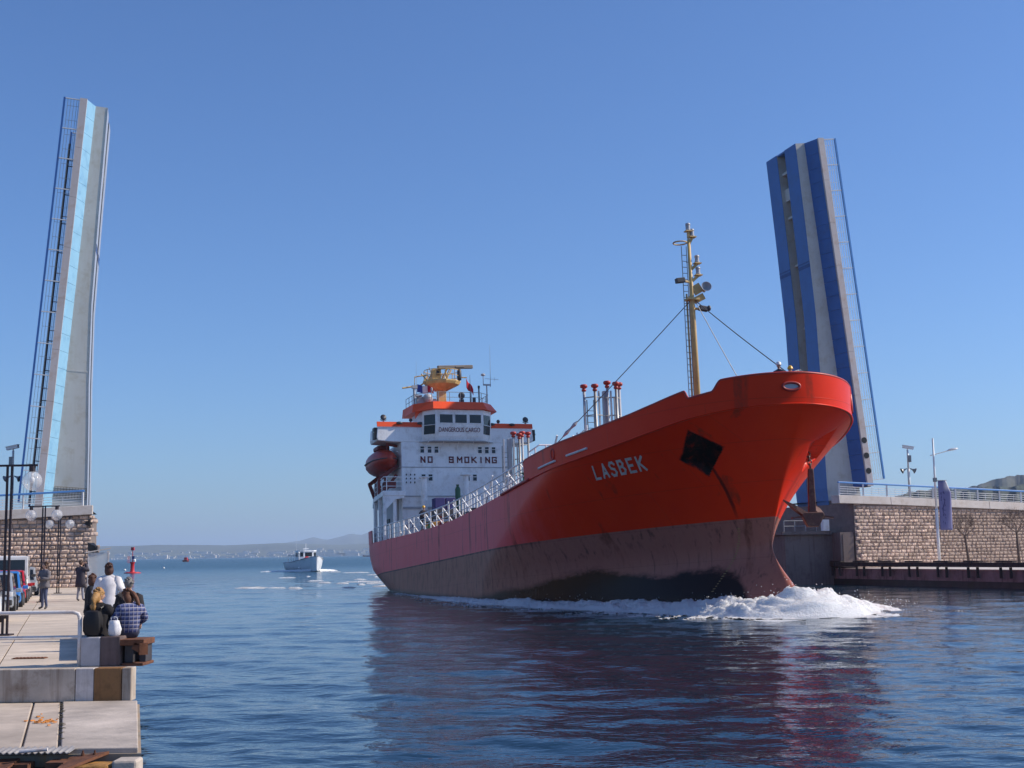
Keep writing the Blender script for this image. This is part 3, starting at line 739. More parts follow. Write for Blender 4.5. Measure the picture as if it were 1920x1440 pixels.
runs = mth(t, 'MULTIPLY', ramp(t, noise(t, coords(t, (.9, .9, .05), False), 1.0, 3, .5), [(.62, 0.0), (.67, 1.0)]), ramp(t, n_fine, [(.3, 0.0), (.6, 1.0)]))
col = mixc(t, mth(t, 'MULTIPLY', runs, .6), col, (.10, .030, .015))
# wet, weed-dark skirt just above the water (the ship is trimmed by the stern)
wl = mth(t, 'ADD', s3.outputs[2], mth(t, 'MULTIPLY', s3.outputs[0], .055))
nw = noise(t, coords(t, (.22, .22, .5), False), 1.0, 6, .7)
amt = mth(t, 'MULTIPLY', sstep(t, s3.outputs[0], 24, 40), mth(t, 'SUBTRACT', 1.0, sstep(t, s3.outputs[0], 47.3, 49.5)))
lim = mth(t, 'ADD', .50, mth(t, 'MULTIPLY', amt, mth(t, 'ADD', .55, mth(t, 'MULTIPLY', nw, 1.9))))
wet = mth(t, 'SUBTRACT', 1.0, sstep(t, mth(t, 'SUBTRACT', wl, lim), -.22, .22))
col = mixc(t, wet, col, (.022, .008, .006))
# near-black tone in the starboard anchor pocket, with a drip under it
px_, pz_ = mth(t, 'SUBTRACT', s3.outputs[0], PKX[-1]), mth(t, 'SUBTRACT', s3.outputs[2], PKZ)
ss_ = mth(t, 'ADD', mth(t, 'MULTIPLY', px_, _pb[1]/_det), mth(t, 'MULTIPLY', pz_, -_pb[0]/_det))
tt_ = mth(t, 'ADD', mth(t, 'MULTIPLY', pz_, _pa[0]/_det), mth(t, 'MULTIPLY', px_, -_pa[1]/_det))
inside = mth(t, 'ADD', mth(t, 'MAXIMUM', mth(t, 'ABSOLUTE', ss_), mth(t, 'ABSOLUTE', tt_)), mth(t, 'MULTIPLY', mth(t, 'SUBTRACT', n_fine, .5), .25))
pocket_dark = mth(t, 'SUBTRACT', 1.0, sstep(t, inside, .98, 1.12))
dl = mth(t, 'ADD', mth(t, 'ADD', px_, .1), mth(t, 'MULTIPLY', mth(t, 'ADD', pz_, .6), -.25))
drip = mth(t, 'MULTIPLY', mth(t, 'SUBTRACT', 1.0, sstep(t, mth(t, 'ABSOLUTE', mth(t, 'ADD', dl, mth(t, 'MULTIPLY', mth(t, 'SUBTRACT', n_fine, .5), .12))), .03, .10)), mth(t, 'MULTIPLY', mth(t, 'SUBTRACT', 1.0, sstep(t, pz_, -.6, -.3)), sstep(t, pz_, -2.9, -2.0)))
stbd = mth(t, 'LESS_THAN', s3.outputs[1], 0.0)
col = mixc(t, mth(t, 'MULTIPLY', stbd, mth(t, 'MAXIMUM', pocket_dark, mth(t, 'MULTIPLY', drip, .8)), clamp=True), col, mixc(t, ramp(t, n_fine, [(.45, 0.0), (.75, 1.0)]), (.006, .004, .004), (.09, .012, .008)))
t.links.new(col, b.inputs['Base Color'])
rough = mth(t, 'ADD', mth(t, 'ADD', .30, mth(t, 'MULTIPLY', fade_sheen, .10)), mth(t, 'MULTIPLY', n_fine, .10))
t.links.new(mth(t, 'SUBTRACT', rough, mth(t, 'MULTIPLY', wet, .12)), b.inputs['Roughness'])
b.inputs['Specular IOR Level'].default_value = .11
plates = noise(t, coords(t, (.35, .35, .35), False), 1.0, 2)
cxy = t.nodes.new('ShaderNodeCombineXYZ'); t.links.new(s3.outputs[0], cxy.inputs[0]); t.links.new(s3.outputs[2], cxy.inputs[1])
bk_ = N(t, 'ShaderNodeTexBrick'); t.links.new(cxy.outputs[0], bk_.inputs['Vector']); bk_.inputs['Scale'].default_value = 1.0; bk_.inputs['Brick Width'].default_value = 5.6; bk_.inputs['Row Height'].default_value = 1.55; bk_.inputs['Mortar Size'].default_value = .022; bk_.inputs['Mortar Smooth'].default_value = .6
seam = bk_.outputs['Fac']
t.links.new(mixc(t, mth(t, 'MULTIPLY', seam, mth(t, 'MULTIPLY', n_fine, .35)), col, (.06, .02, .015)), b.inputs['Base Color'])
bump(t, b, mth(t, 'ADD', mth(t, 'ADD', mth(t, 'MULTIPLY', plates, .06), mth(t, 'MULTIPLY', seam, .006)), mth(t, 'MULTIPLY', n_fine, .004)), 1.0, .5)
m_red = mat('red_deck_paint', (.46, .03, .02), .45, var=.2, sc=1.5, grime=(.20, .05, .04), world=False)
mb = MB()
for sgn in (-1, 1):
    G = hull_side(sgn); mb.grid(G if sgn < 0 else G[:, ::-1])
G = hull_side(-1); G2 = hull_side(1)
n = G.shape[0]; b0 = len(mb.v)            # transom
tr = np.stack([G[:, 0], G2[:, 0]], 1); mb.grid(tr)
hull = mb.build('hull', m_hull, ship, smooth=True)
bm = bmesh.new(); bm.from_mesh(hull.data); bmesh.ops.remove_doubles(bm, verts=bm.verts, dist=.002); bmesh.ops.recalc_face_normals(bm, faces=bm.faces); bm.to_mesh(hull.data); bm.free()
hull.data.polygons.foreach_set('use_smooth', [True]*len(hull.data.polygons))
try: hull.data.set_sharp_from_angle(angle=R(50))
except Exception: pass
# deck
xd = np.linspace(-12.2, 52.2, 140); bd = np.array([half(x, zdeck(x)) for x in xd])
mb = MB(); D_ = np.stack([np.stack([xd, s*bd*np.ones_like(xd), zdeck(xd)-.04+.12*(1-abs(s))], -1) for s in (-1, -.5, 0, .5, 1)], 0); mb.grid(D_)
mb.build('main_deck', mat('deck_paint', (.12, .05, .045), .7, var=.3, world=False), ship)
# deck outline as an arc-length curve round the bow
XT = 52.0
for _ in range(40): XT = float(xstem(zdeck(XT)))
XT -= 2e-4
def outline(x, sgn, off=0.0): return np.stack([x, sgn*(half(x, zdeck(x))-off), zdeck(x)], -1)
def pathpt(s_x, sgn, off=0.0, dz=0.0):
    x = np.asarray(s_x, float); return Vector((float(x), float(sgn*(half(x, zdeck(x))-off)), float(zdeck(x))+dz))
# bulwark round the forecastle
ring_x = np.concatenate([np.linspace(35.2, 46, 60), 46+(XT-46)*np.sin(np.linspace(0, math.pi/2, 150))[1:]])
stb = outline(ring_x, -1); prt = outline(ring_x, 1)[::-1][1:]
ring = np.concatenate([stb, prt]); ns = len(stb)
def bul_h(i):
    x = ring[i][0]; port = i >= ns
    h_ = 1.08 + .16*float(sm01(46, 52, x))
    if not port: h_ -= .36*float(sm01(49.55, 49.75, x)*(1-sm01(50.65, 51.0, x))) + .04*float(1-sm01(50.6, 51.0, x))
    if port: h_ -= .50*max(0.0, 1-abs(float(ring[i][1])-3.55)/.28)
    h_ *= float(sm01(35.1, 35.5, x)*.12+.88)
    return h_
tang = np.gradient(ring, axis=0); tang[:, 2] = 0; tang /= np.linalg.norm(tang, axis=1)[:, None]+1e-9
outn = np.stack([tang[:, 1], -tang[:, 0], 0*tang[:, 0]], -1)
if (outn[5]*np.array([0, -1, 0])).sum() < 0: outn = -outn
lev = (0.0, .16, .3, .55, .8, 1.0); mb = MB()
outer = np.array([[ring[i] + outn[i]*(.015+.05*k) + np.array([0, 0, bul_h(i)*k-.03*(k == 0)]) for i in range(len(ring))] for k in lev])
inner = outer - outn[None]*.07
mb.grid(outer); mb.grid(inner[:, ::-1])
mb.grid(np.stack([outer[-1], inner[-1]])); 
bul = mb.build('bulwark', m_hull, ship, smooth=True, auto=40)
mb = MB(); kn = [tuple(ring[i] + outn[i]*.03 + np.array([0, 0, -.02])) for i in range(0, len(ring), 2)]
mb.tube(kn, .035, 6); mb.build('sheer_strake', m_hull, ship, smooth=True)
mb = MB(); mb.tube([tuple(pathpt(x, -1, -.05, -.02)) for x in np.linspace(31.2, 36, 14)], .07, 6); mb.build('rubbing_strake', m_red, ship, smooth=True)
mb = MB(); mb.tube([tuple(outer[-1][i]+np.array([0, 0, .015])-outn[i]*.035) for i in range(len(ring))], .055, 6); mb.build('bulwark_rail', m_red, ship, smooth=True)
# hull surface point with outward normal, for things fixed to the plating
def hsurf(x, z, sgn=-1, off=.02):
    f_ = lambda x_, z_: np.array([x_, sgn*math.hypot(float(half(x_, z_)), float(bulb(x_, z_))), z_])
    p = f_(x, z); dx = f_(x+.03, z)-f_(x-.03, z); dz = f_(x, z+.03)-f_(x, z-.03)
    n_ = np.cross(dx, dz); n_ /= np.linalg.norm(n_)+1e-9
    if n_[1]*sgn < 0: n_ = -n_
    return Vector(p + n_*off), Vector(n_)
GLY = {'L': [[(0, 1), (0, 0), (.8, 0)]], 'A': [[(0, 0), (.42, 1), (.84, 0)], [(.18, .3), (.66, .3)]],
       'S': [[(.8, .86), (.6, 1), (.2, 1), (0, .82), (.15, .58), (.65, .45), (.8, .22), (.6, 0), (.2, 0), (0, .14)]],
       'B': [[(0, 0), (0, 1), (.55, 1), (.72, .78), (.55, .54), (0, .54)], [(.55, .54), (.8, .28), (.6, 0), (0, 0)]],
       'E': [[(.75, 1), (0, 1), (0, 0), (.78, 0)], [(0, .5), (.6, .5)]], 'K': [[(0, 0), (0, 1)], [(.78, 1), (.06, .48)], [(.2, .55), (.82, 0)]]}
m_let = mat('weathered_white_lettering', (.55, .52, .50), .55, var=.25, sc=6, world=False)
def hull_word(word, x0, x1, z0a, z0b, hgt, wth, name, shear=.62):
    mb = MB(); n_ = len(word)
    for k, ch in enumerate(word):
        s0 = (x1-x0)*k/n_; wd = (x1-x0)/n_*.70
        for path in GLY[ch]:
            for (ax, ay), (bx_, by_) in zip(path[:-1], path[1:]):
                m_ = 4; P_, Q_ = np.array([s0+ax*wd, ay*hgt]), np.array([s0+bx_*wd, by_*hgt])
                d = (Q_-P_)/np.linalg.norm(Q_-P_); P_ = P_-d*wth*.45; Q_ = Q_+d*wth*.45; nn = np.array([-d[1], d[0]])*wth/2
                def to(q_): return hsurf(x0+q_[0]+shear*q_[1], z0a+(z0b-z0a)*q_[0]/(x1-x0)+q_[1], off=.022)[0]
                for i in range(m_):
                    a_, c_ = P_+(Q_-P_)*i/m_, P_+(Q_-P_)*(i+1)/m_
                    mb.quad(*[to(q_) for q_ in (a_-nn, c_-nn, c_+nn, a_+nn)])
    mb.build(name, m_let, ship, fix=False)
hull_word('LASBEK', 42.55, 46.0, 3.98, 4.06, .52, .105, 'ship_name')
mb = MB()
for i in range(26):
    f_ = i/25; z = 1.25-2.6*f_; x = 47.85-1.2*f_
    for k in (0, 1): mb.quad(*[hsurf(x+a_, z+c_, off=.02)[0] for a_, c_ in ((-.03-.07*(i % 3 == k), 0), (.07, 0), (.07, .035), (-.03, .035))]) if (i+k) % 2 == 0 else None
mb.build('draft_marks', mat('ochre_marks', (.30, .20, .07), .7, var=.4), ship, fix=False, kind='stuff')
m_shipw = mat('ship_white_paint', (.88, .88, .88), .42, var=.06, sc=.7, grime=(.50, .46, .42), streak=.25, world=False)
m_shipg = mat('ship_grey_paint', (.42, .42, .44), .5, var=.1, world=False)
m_dayglo = mat('orange_paint', (.88, .085, .012), .5, var=.08, world=False)
m_mast = mat('mast_buff_paint', (.68, .45, .17), .5, var=.15, sc=2, grime=(.30, .17, .07), streak=.3, world=False)
m_maroon = mat('maroon_lettering', (.14, .015, .025), .6, var=.2)
m_davit = mat('davit_red_oxide', (.20, .03, .025), .55, var=.25, world=False)
m_pipe = mat('galvanised_pipe', (.38, .37, .35), .45, metal=.4, var=.3, world=False, grime=(.22, .17, .12))
m_steel = mat('dark_steel', (.06, .055, .06), .5, var=.4)
# ---- scuttle openings as white bars painting the daylight through them, and chocks on the bulwark
for xa_, xb_, dz in ((37.6, 40.0, .26), (41.2, 43.2, .30)):
    for k in range(3):
        u0, u1 = xa_+(xb_-xa_)*k/3, xa_+(xb_-xa_)*(k+1)/3-.06; mb = MB()
        mb.tube([tuple(pathpt(x, -1, -.07, dz)) for x in np.linspace(u0, u1, 4)], .055, 6); mb.build('freeing_port_daylight', m_white, ship)
def ring_part(name, c, n_, ra, rb, tube, m_, m_in, parent=None):
    c, n_ = Vector(c), Vector(n_).normalized(); a_ = n_.cross(Vector((0, 0, 1))).normalized(); b_ = a_.cross(n_)
    mb = MB(); pts = [c + a_*math.cos(k*math.pi/12)*ra + b_*math.sin(k*math.pi/12)*rb for k in range(25)]
    mb.tube(pts, tube, 8, cap=False); o = mb.build(name, m_, parent or ship, smooth=True)
    mb = MB(); mb.quad(*[p - n_*.01 for p in pts[:-1]]); mb.build('opening', m_in, o, fix=False)
    return o
i0 = int(np.argmin(np.abs(ring[:ns, 0]-39.6))); ring_part('mooring_chock', outer[3][i0]+outn[i0]*.0+np.array([0, 0, .06]), outn[i0], .20, .26, .05, m_red, mat('chock_shadow', (.12, .01, .01), .6))
i0 = ns-12; ring_part('mooring_chock', outer[3][i0]+outn[i0]*.02, outn[i0], .36, .16, .06, m_red, m_shipg)
i0 = int(ns+np.argmin(np.abs(ring[ns:, 1]-3.55))); mb = MB(); c_ = Vector(outer[2][i0])
tg = Vector(tang[i0]); mb.tube([c_+tg*.34+Vector((0, 0, .75)), c_+tg*.28+Vector((0, 0, .2)), c_+Vector((0, 0, .02)), c_-tg*.28+Vector((0, 0, .2)), c_-tg*.34+Vector((0, 0, .75))], .06, 6); mb.build('roller_fairlead', m_red, ship, smooth=True)
for x in (50.0, 50.45):
    p = pathpt(x, -1, .25, .3); mb = MB(); mb.lathe([(.16, 0), (.12, .12), (.12, .42), (.24, .46), (.24, .54), (.10, .6)], 14, p); mb.build('mooring_bitt', m_red, ship, smooth=True)
# ---- superstructure
def ybox(mb, x0, x1, y0, y1, z0, z1): return mb.box(((x0+x1)/2, (y0+y1)/2, (z0+z1)/2), (abs(x1-x0), abs(y1-y0), abs(z1-z0)))
house = MB(); ybox(house, -8.5, 0, -4.4, 4.4, 7.45, 9.67); ybox(house, -8.5, -.0, -4.4, 4.4, 3.6, 7.43)
deckhouse = house.build('deckhouse', m_shipw, ship, bevel=.04)
mb = MB(); ybox(mb, -7.5, .004, -4.4, 4.4, 9.7, 11.62); bridge_front = mb.build('bridge_deckhouse', m_shipw, ship, bevel=.03)
mb = MB(); mb.box((.02, 0, 9.685), (.05, 8.84, .035)); mb.build('deck_seam', m_shipg, ship)
mb = MB(); mb.box((.03, -1.9, 7.44), (.09, 5.0, .07)); mb.box((.05, -3.2, 6.55), (.10, 2.3, .16)); mb.build('spray_ledge', m_shipg, ship)
# wings
for s in (-1, 1):
    mb = MB()
    pr = [(s*2.5, 11.62), (s*4.4, 11.62), (s*5.2, 11.64), (s*6.25, 11.72), (s*6.32, 11.95), (s*6.25, 12.78), (s*2.5, 12.78)]
    mb.prism([(.02, y_, z_) for y_, z_ in pr], (-2.6, 0, 0)); mb.build('bridge_wing', m_shipw, ship, bevel=.05)
    mb = MB(); mb.prism([(.10, s*2.2, 12.79), (.10, s*6.28, 12.79), (.0, s*6.28, 13.18), (.0, s*2.2, 13.18)], (-.12, 0, 0)); mb.build('wing_dodger', m_dayglo, ship)
    mb = MB(); ybox(mb, -.1, -.9, s*6.33, s*6.45, 11.75, 12.7) if False else ybox(mb, -.02, -.7, s*6.2, s*6.5, 11.85, 12.72); mb.build('sidelight_screen', m_black, ship)
    mb = MB(); mb.ball((-.1, s*6.52, 12.35), .06, 8, 6); mb.build('sidelight', mat('lamp_glass', (.5, .6, .5), .2), ship)
    for yy, big in ((5.75, 1), (4.55, 0), (2.9, 0)):
        if big:
            mb = MB(); mb.lathe([(.05, -.12), (.2, -.08), (.24, .02), (.2, .08), (0, .1)], 14, (-.1, s*yy, 13.52), ry(R(80))); mb.tube([(-.1, s*yy-.25, 13.35), (-.1, s*yy, 13.22), (-.1, s*yy+.25, 13.35)], .03, 6); mb.tube([(-.1, s*yy, 13.2), (-.1, s*yy, 13.36)], .04, 6); mb.build('searchlight', m_steel, ship, smooth=True)
        else:
            mb = MB(); mb.ball((.14, s*yy, 13.08), .26, 12, 6, (.4, 1, .42)); mb.build('floodlight', m_steel, ship, smooth=True)
    mb = MB(); mb.ball((-.3, s*3.55, 13.38), .15, 8, 6); mb.tube([(-.3, s*3.55, 13.2), (-.3, s*3.55, 13.35)], .04, 6); mb.build('wing_lamp', m_steel, ship, smooth=True)
# wheelhouse: faceted front that leans in towards the bottom
WF = [(-2.2, -2.95), (.25, -2.75), (1.0, -1.92), (1.0, 1.92), (.25, 2.75), (-2.2, 2.95)]
def wring(z, k): return [Vector((x*1.0 + (k if x > 0 else 0), y*(1+.0*k), z)) for x, y in WF]
mb = MB(); mb.loft([wring(11.66, -.28), wring(12.0, -.12), wring(12.9, .06), wring(14.02, .10)]); wheel = mb.build('wheelhouse', m_shipw, ship)
def wpt(seg, s, z):
    k = float(np.interp(z, [11.66, 12.0, 12.9, 14.02], [-.28, -.12, .06, .10])); r_ = wring(z, k); a_, c_ = r_[seg], r_[seg+1]; return a_.lerp(c_, s)
def wpanel(name, seg, s0, s1, z0, z1, m_, off=.015, parent=None, z0b=None, frame=True):
    a_, b_, c_, d_ = wpt(seg, s0, z0), wpt(seg, s1, z0 if z0b is None else z0b), wpt(seg, s1, z1), wpt(seg, s0, z1)
    n_ = (b_-a_).cross(d_-a_).normalized(); n_ = n_ if n_.dot((a_+b_+c_+d_)/4-Vector((-1, 0, (z0+z1)/2))) > 0 else -n_
    mb = MB(); mb.prism([q_ + n_*off for q_ in (a_, b_, c_, d_)], -n_*.03); o = mb.build(name, m_, parent or ship)
    if frame:
        fr_ = MB(); q4 = [q_ + n_*(off+.012) for q_ in (a_, b_, c_, d_)]
        for i in range(4): fr_.bar(q4[i], q4[(i+1) % 4], .05, .03, n_)
        fr_.build('window_frame', m_shipw, o)
    return o
for s0, s1 in ((.08, .36), (.40, .655), (.70, .955)): wpanel('wheelhouse_window', 2, s0, s1, 12.98, 13.68, g_dark)
for sg_, sa, sb_ in ((1, .12, .97), (3, .03, .85)):
    wpanel('wheelhouse_window', sg_, sa, sb_, 12.18, 12.89, g_dark, .03, frame=False); wpanel('wheelhouse_window', sg_, sa, sb_, 12.895, 13.66, g_dark, .03, frame=False)
for seg in (1, 3):
    mb = MB(); mb.tube([wpt(seg, .05, 12.85)+Vector((.12, 0, 0)), wpt(seg, .95, 12.85)+Vector((.12, 0, 0))], .025, 6); mb.build('grab_rail', m_shipw, ship)
mb = MB(); RF = [(-3.2, -3.55), (.05, -3.5), (1.35, -2.15), (1.35, 2.15), (.25, 3.3), (-3.2, 3.3)]; RT = [(-3.1, -3.5), (-.25, -3.35), (.75, -2.0), (.75, 2.0), (-.25, 2.95), (-3.1, 2.95)]
mb.loft([[Vector((x, y, 14.06-.12*(y < -3.0))) for x, y in RF], [Vector((x, y, 14.72-.1*(y < -3.0))) for x, y in RT]]); mb.build('monkey_island_dodger', m_dayglo, ship)
mb = MB(); mb.prism([(.2, -3.3, 13.95), (.2, -2.9, 13.95), (.2, -3.3, 13.4)], (-.1, 0, 0)); mb.build('dodger_bracket', m_dayglo, ship)
lm = text_mesh('DANGEROUS CARGO', .50, .008, m_maroon, 'lettering', 0, .86)
wd = max(v_.co.x for v_ in lm.vertices)-min(v_.co.x for v_ in lm.vertices)
for v_ in lm.vertices: v_.co.x *= 3.3/wd
o = part('warning_lettering', lm, ship); nx = wpt(2, .5, 12.6)-wpt(2, .5, 12.3)
up_ = nx.normalized(); right_ = Vector((0, 1, 0)); out_ = right_.cross(up_)
Mt = Matrix.Identity(4)
for i in range(3): Mt[i][0], Mt[i][1], Mt[i][2], Mt[i][3] = right_[i], up_[i], out_[i], (wpt(2, .5, 12.47)+out_*.02)[i]
o.matrix_local = Mt
mb = MB(); mb.prism([(.02, -3.0, 11.60), (1.0, -2.0, 11.60), (1.0, 2.0, 11.60), (.02, 3.0, 11.60)], (0, 0, .05)); mb.build('wheelhouse_ledge', m_shipg, ship)
for s_ in (-2.4, -1.2, 0, 1.2, 2.4):
    mb = MB(); mb.tube([(.03, s_*1.1, 11.1), (.7, s_, 11.58)], .03, 5); mb.build('ledge_strut', m_shipw, ship)
GLY.update({'N': [[(0, 0), (0, 1), (.72, 0), (.72, 1)]], 'O': [[(0, 0), (0, 1), (.72, 1), (.72, 0), (0, 0)]], 'M': [[(0, 0), (0, 1), (.42, .45), (.84, 1), (.84, 0)]], 'I': [[(.36, 0), (.36, 1)]],
            'G': [[(.75, .8), (.75, 1), (0, 1), (0, 0), (.75, 0), (.75, .48), (.42, .48)]], 'Z': [[(.72, .78), (.72, 1), (0, 1), (0, .52), (.72, .52), (.72, 0), (0, 0), (0, .2)]]})
def front_text(ch, y, z, size):
    mb = MB(); wth = .098
    for path in GLY['Z' if ch == 'S' else ch]:
        for (ax, ay), (bx_, by_) in zip(path[:-1], path[1:]):
            P_, Q_ = Vector((.027, y+(ax-.37)*size, z+(ay-.5)*size)), Vector((.027, y+(bx_-.37)*size, z+(by_-.5)*size)); d = (Q_-P_).normalized()*wth*.45
            mb.bar(P_-d, Q_+d, wth, .012, (1, 0, 0))
    mb.build('lettering', m_maroon, ship)
for ch, dx in zip('NOSMOKING', (-63.3, -50, -10.5, 4.7, 18.8, 32, 45.7, 58.4, 71)): front_text(ch, dx*.0428, 10.27, .41)
def fwin(y, z0, z1, w_=.34, m_=g_dark):
    mb = MB(); mb.box((.012, y, (z0+z1)/2), (.03, w_, z1-z0)); o = mb.build('window', m_, ship)
    fr_ = MB()
    for a_, c_ in (((.03, y-w_/2, z0), (.03, y+w_/2, z0)), ((.03, y-w_/2, z1), (.03, y+w_/2, z1)), ((.03, y-w_/2, z0), (.03, y-w_/2, z1)), ((.03, y+w_/2, z0), (.03, y+w_/2, z1)), ((.03, y-w_/2, (z0+z1)/2+.06), (.03, y+w_/2, (z0+z1)/2+.06))): fr_.bar(a_, c_, .045, .04)
    fr_.build('window_frame', m_shipw, o)
for y in (-2.76, -2.18, -1.63, 1.88, 2.44, 3.0): fwin(y, 10.78, 11.30)
for y in (-2.70, -2.15, .83, 1.41): fwin(y, 8.62, 9.14, .36)
mb = MB(); ybox(mb, .0, .03, -3.1, -2.75, 5.35, 6.2); mb.build('doorway', m_black, ship)
for y, top_ in ((-2.85, 8.75), (.45, 8.95)):
    mb = MB(); mb.tube([(.75, y, 3.8), (.75, y, top_)], .24, 12); mb.lathe([(.42, 0), (.44, .06), (.2, .12)], 14, (.75, y, top_)); mb.build('vent_trunk', m_shipw, ship, smooth=True, auto=40)
    for k in range(8): mb = MB(); mb.tube([(1.02, y-.16, 4.6+k*.48), (1.02, y+.16, 4.6+k*.48)], .02, 5); mb.build('ladder_rung', m_shipw, ship)
for k in range(9):
    mb = MB(); yy = -4.05+(k % 3)*.33; mb.box((.02, yy, 9.1-(k//3)*.3), (.05, .08, .13)); mb.build('cleat', m_steel, ship)
mb = MB(); mb.lathe([(.26, -.01), (.26, .01)], 20, (.02, -3.85, 5.2), ry(R(90))); o = mb.build('door_sign', m_maroon, ship); mb = MB(); mb.lathe([(.20, -.01), (.20, .012)], 20, (.022, -3.85, 5.2), ry(R(90))); mb.build('sign_face', m_shipw, o)
# poop: boat deck on stanchions, starboard side
mb = MB(); mb.prism([(-9.5, -4.7, 7.35), (-4, -5.75, 7.35), (1.2, -6.15, 7.35), (1.2, -4.4, 7.35), (-9.5, -4.4, 7.35)], (0, 0, .4)); ybox(mb, -9.0, -.4, 4.4, 5.4, 7.35, 7.75); ybox(mb, -11.0, -8.52, -4, 4, 7.36, 7.74); mb.build('boat_deck', m_shipw, ship, bevel=.05)
for x, y in ((1.0, -6.0), (.9, -5.2), (-1.5, -5.8), (-4.5, -5.5), (-7.0, -5.0), (-9.2, -4.55)):
    y = max(y, -float(half(x, zdeck(x)))+.2); mb = MB(); ybox(mb, x-.1, x+.1, y-.12, y+.12, 3.9, 7.36); mb.build('deck_pillar', m_shipw, ship)
mb = MB(); ybox(mb, -6.0, -1.2, -4.9, -4.41, 3.8, 7.33); mb.build('side_casing', m_shipg, ship)
mb = MB(); ybox(mb, -3.0, -2.1, -4.96, -4.9, 4.0, 5.9); mb.build('side_door', m_black, ship)
mb = MB(); mb.prism([(1.15, -6.1, 7.35), (1.15, -4.5, 7.35), (1.15, -4.5, 7.2), (1.15, -5.2, 7.1), (1.15, -5.75, 6.5), (1.15, -6.1, 6.2)], (-.12, 0, 0)); mb.build('deck_bracket', m_shipw, ship)
def rail(name, pts, hgt, n_post, r_=.03, bars=3, m_=None, top_r=None):
    m_ = m_ or m_shipw; P = [Vector(p) for p in pts]
    cum = [0]
    for a_, c_ in zip(P[:-1], P[1:]): cum.append(cum[-1]+(c_-a_).length)
    def q_(s): 
        i = max(k for k in range(len(cum)) if cum[k] <= s+1e-6); i = min(i, len(P)-2); return P[i].lerp(P[i+1], (s-cum[i])/max(1e-6, cum[i+1]-cum[i]))
    for k in range(n_post):
        p = q_(cum[-1]*k/(n_post-1)); mb = MB(); mb.tube([p, p+Vector((0, 0, hgt))], r_*1.15, 6); mb.build('stanchion', m_, ship)
    mb = MB()
    for j in range(bars): mb.tube([p + Vector((0, 0, hgt*(j+1)/bars)) for p in P], (top_r or r_) if j == bars-1 else r_*.8, 6)
    mb.build(name, m_, ship)
rail('boat_deck_rail', [(-9.3, -4.65, 7.75), (-4, -5.65, 7.75), (1.1, -6.05, 7.75), (1.1, -4.5, 7.75)], 1.05, 10)
# stern bulwark
sx_ = np.linspace(-12.3, -3.2, 40); st_ = outline(sx_, -1); mb = MB()
mb.grid(np.stack([st_ + np.array([0, -.02, -.04]), st_ + np.array([0, -.05, .98])*np.array([1, 1, 1]) - np.array([0, 0, 0])])); mb.grid(np.stack([st_ + np.array([0, .05, -.04]), st_ + np.array([0, .02, .98])])[:, ::-1]); mb.grid(np.stack([st_ + np.array([0, -.05, .98]), st_ + np.array([0, .02, .98])]))
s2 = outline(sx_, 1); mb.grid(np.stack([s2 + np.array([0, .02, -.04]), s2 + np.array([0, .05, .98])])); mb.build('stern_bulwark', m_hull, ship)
# main deck side rails
XR = list(np.linspace(-3.0, 35.2, 16)); rail('deck_rail', [tuple(pathpt(x, -1, .12)) for x in XR], 1.12, 26, .034, 3, None, .045)
rail('deck_rail', [tuple(pathpt(x, 1, .12)) for x in XR], 1.12, 22, .034, 3)
for k in range(14):
    x = 5+k*2.25; p = pathpt(x, -1, .12); mb = MB(); mb.bar(p+Vector((0, .02, 1.0)), p+Vector((.75, .5, 0)), .07, .05); mb.build('rail_brace', m_shipw, ship)
for x in (2.8, 4.2, 5.2, 6.0, 7.3): 
    p = pathpt(x, -1, .16, .55); mb = MB(); mb.box(p, (.75 if x > 2.9 else .95, .04, .95)); mb.build('rail_board', m_shipw, ship)
# catwalk along the centre line
def cw(x): return Vector((x, -1.3, float(zdeck(x))+1.55+.06*max(0, x-20)))
for k in range(20):
    x = 4+k*1.52; c_ = cw(x); mb = MB()
    for s in (-.55, .55): mb.tube([c_+Vector((0, s, -1.6)), c_+Vector((0, s, 1.15))], .05, 6)
    mb.build('catwalk_stanchion', m_shipw, ship)
for s in (-.55, .55):
    for dz in (.5, .82, 1.12):
        mb = MB(); mb.tube([cw(x)+Vector((0, s, dz-.15)) for x in np.linspace(14, 33, 8)], .03, 6); mb.build('catwalk_handrail', m_shipw, ship)
mb = MB(); pl_ = [cw(x) for x in np.linspace(4, 33, 12)]
for a_, c_ in zip(pl_[:-1], pl_[1:]): mb.bar(a_, c_, 1.1, .08)
mb.build('catwalk_grating', m_steel, ship)
for x, dx in ((13, 2.2), (21, 2.4), (26, 2.0)):
    for s in (-.5, .5): mb = MB(); mb.bar(cw(x)+Vector((0, s, -.2)), cw(x+dx)+Vector((0, s, 1.9)), .09, .09); mb.build('stair_stringer', m_shipw, ship)
# forecastle break: rails and stairs by the end of the bulwark
for z_ in (0, .85):
    rail('break_rail', [(33.2, -5.3, 4.55+z_), (34.9, -5.3, 4.7+z_), (34.9, -2.5, 4.7+z_), (33.2, -2.5, 4.55+z_)], 1.05, 7, .04, 2)
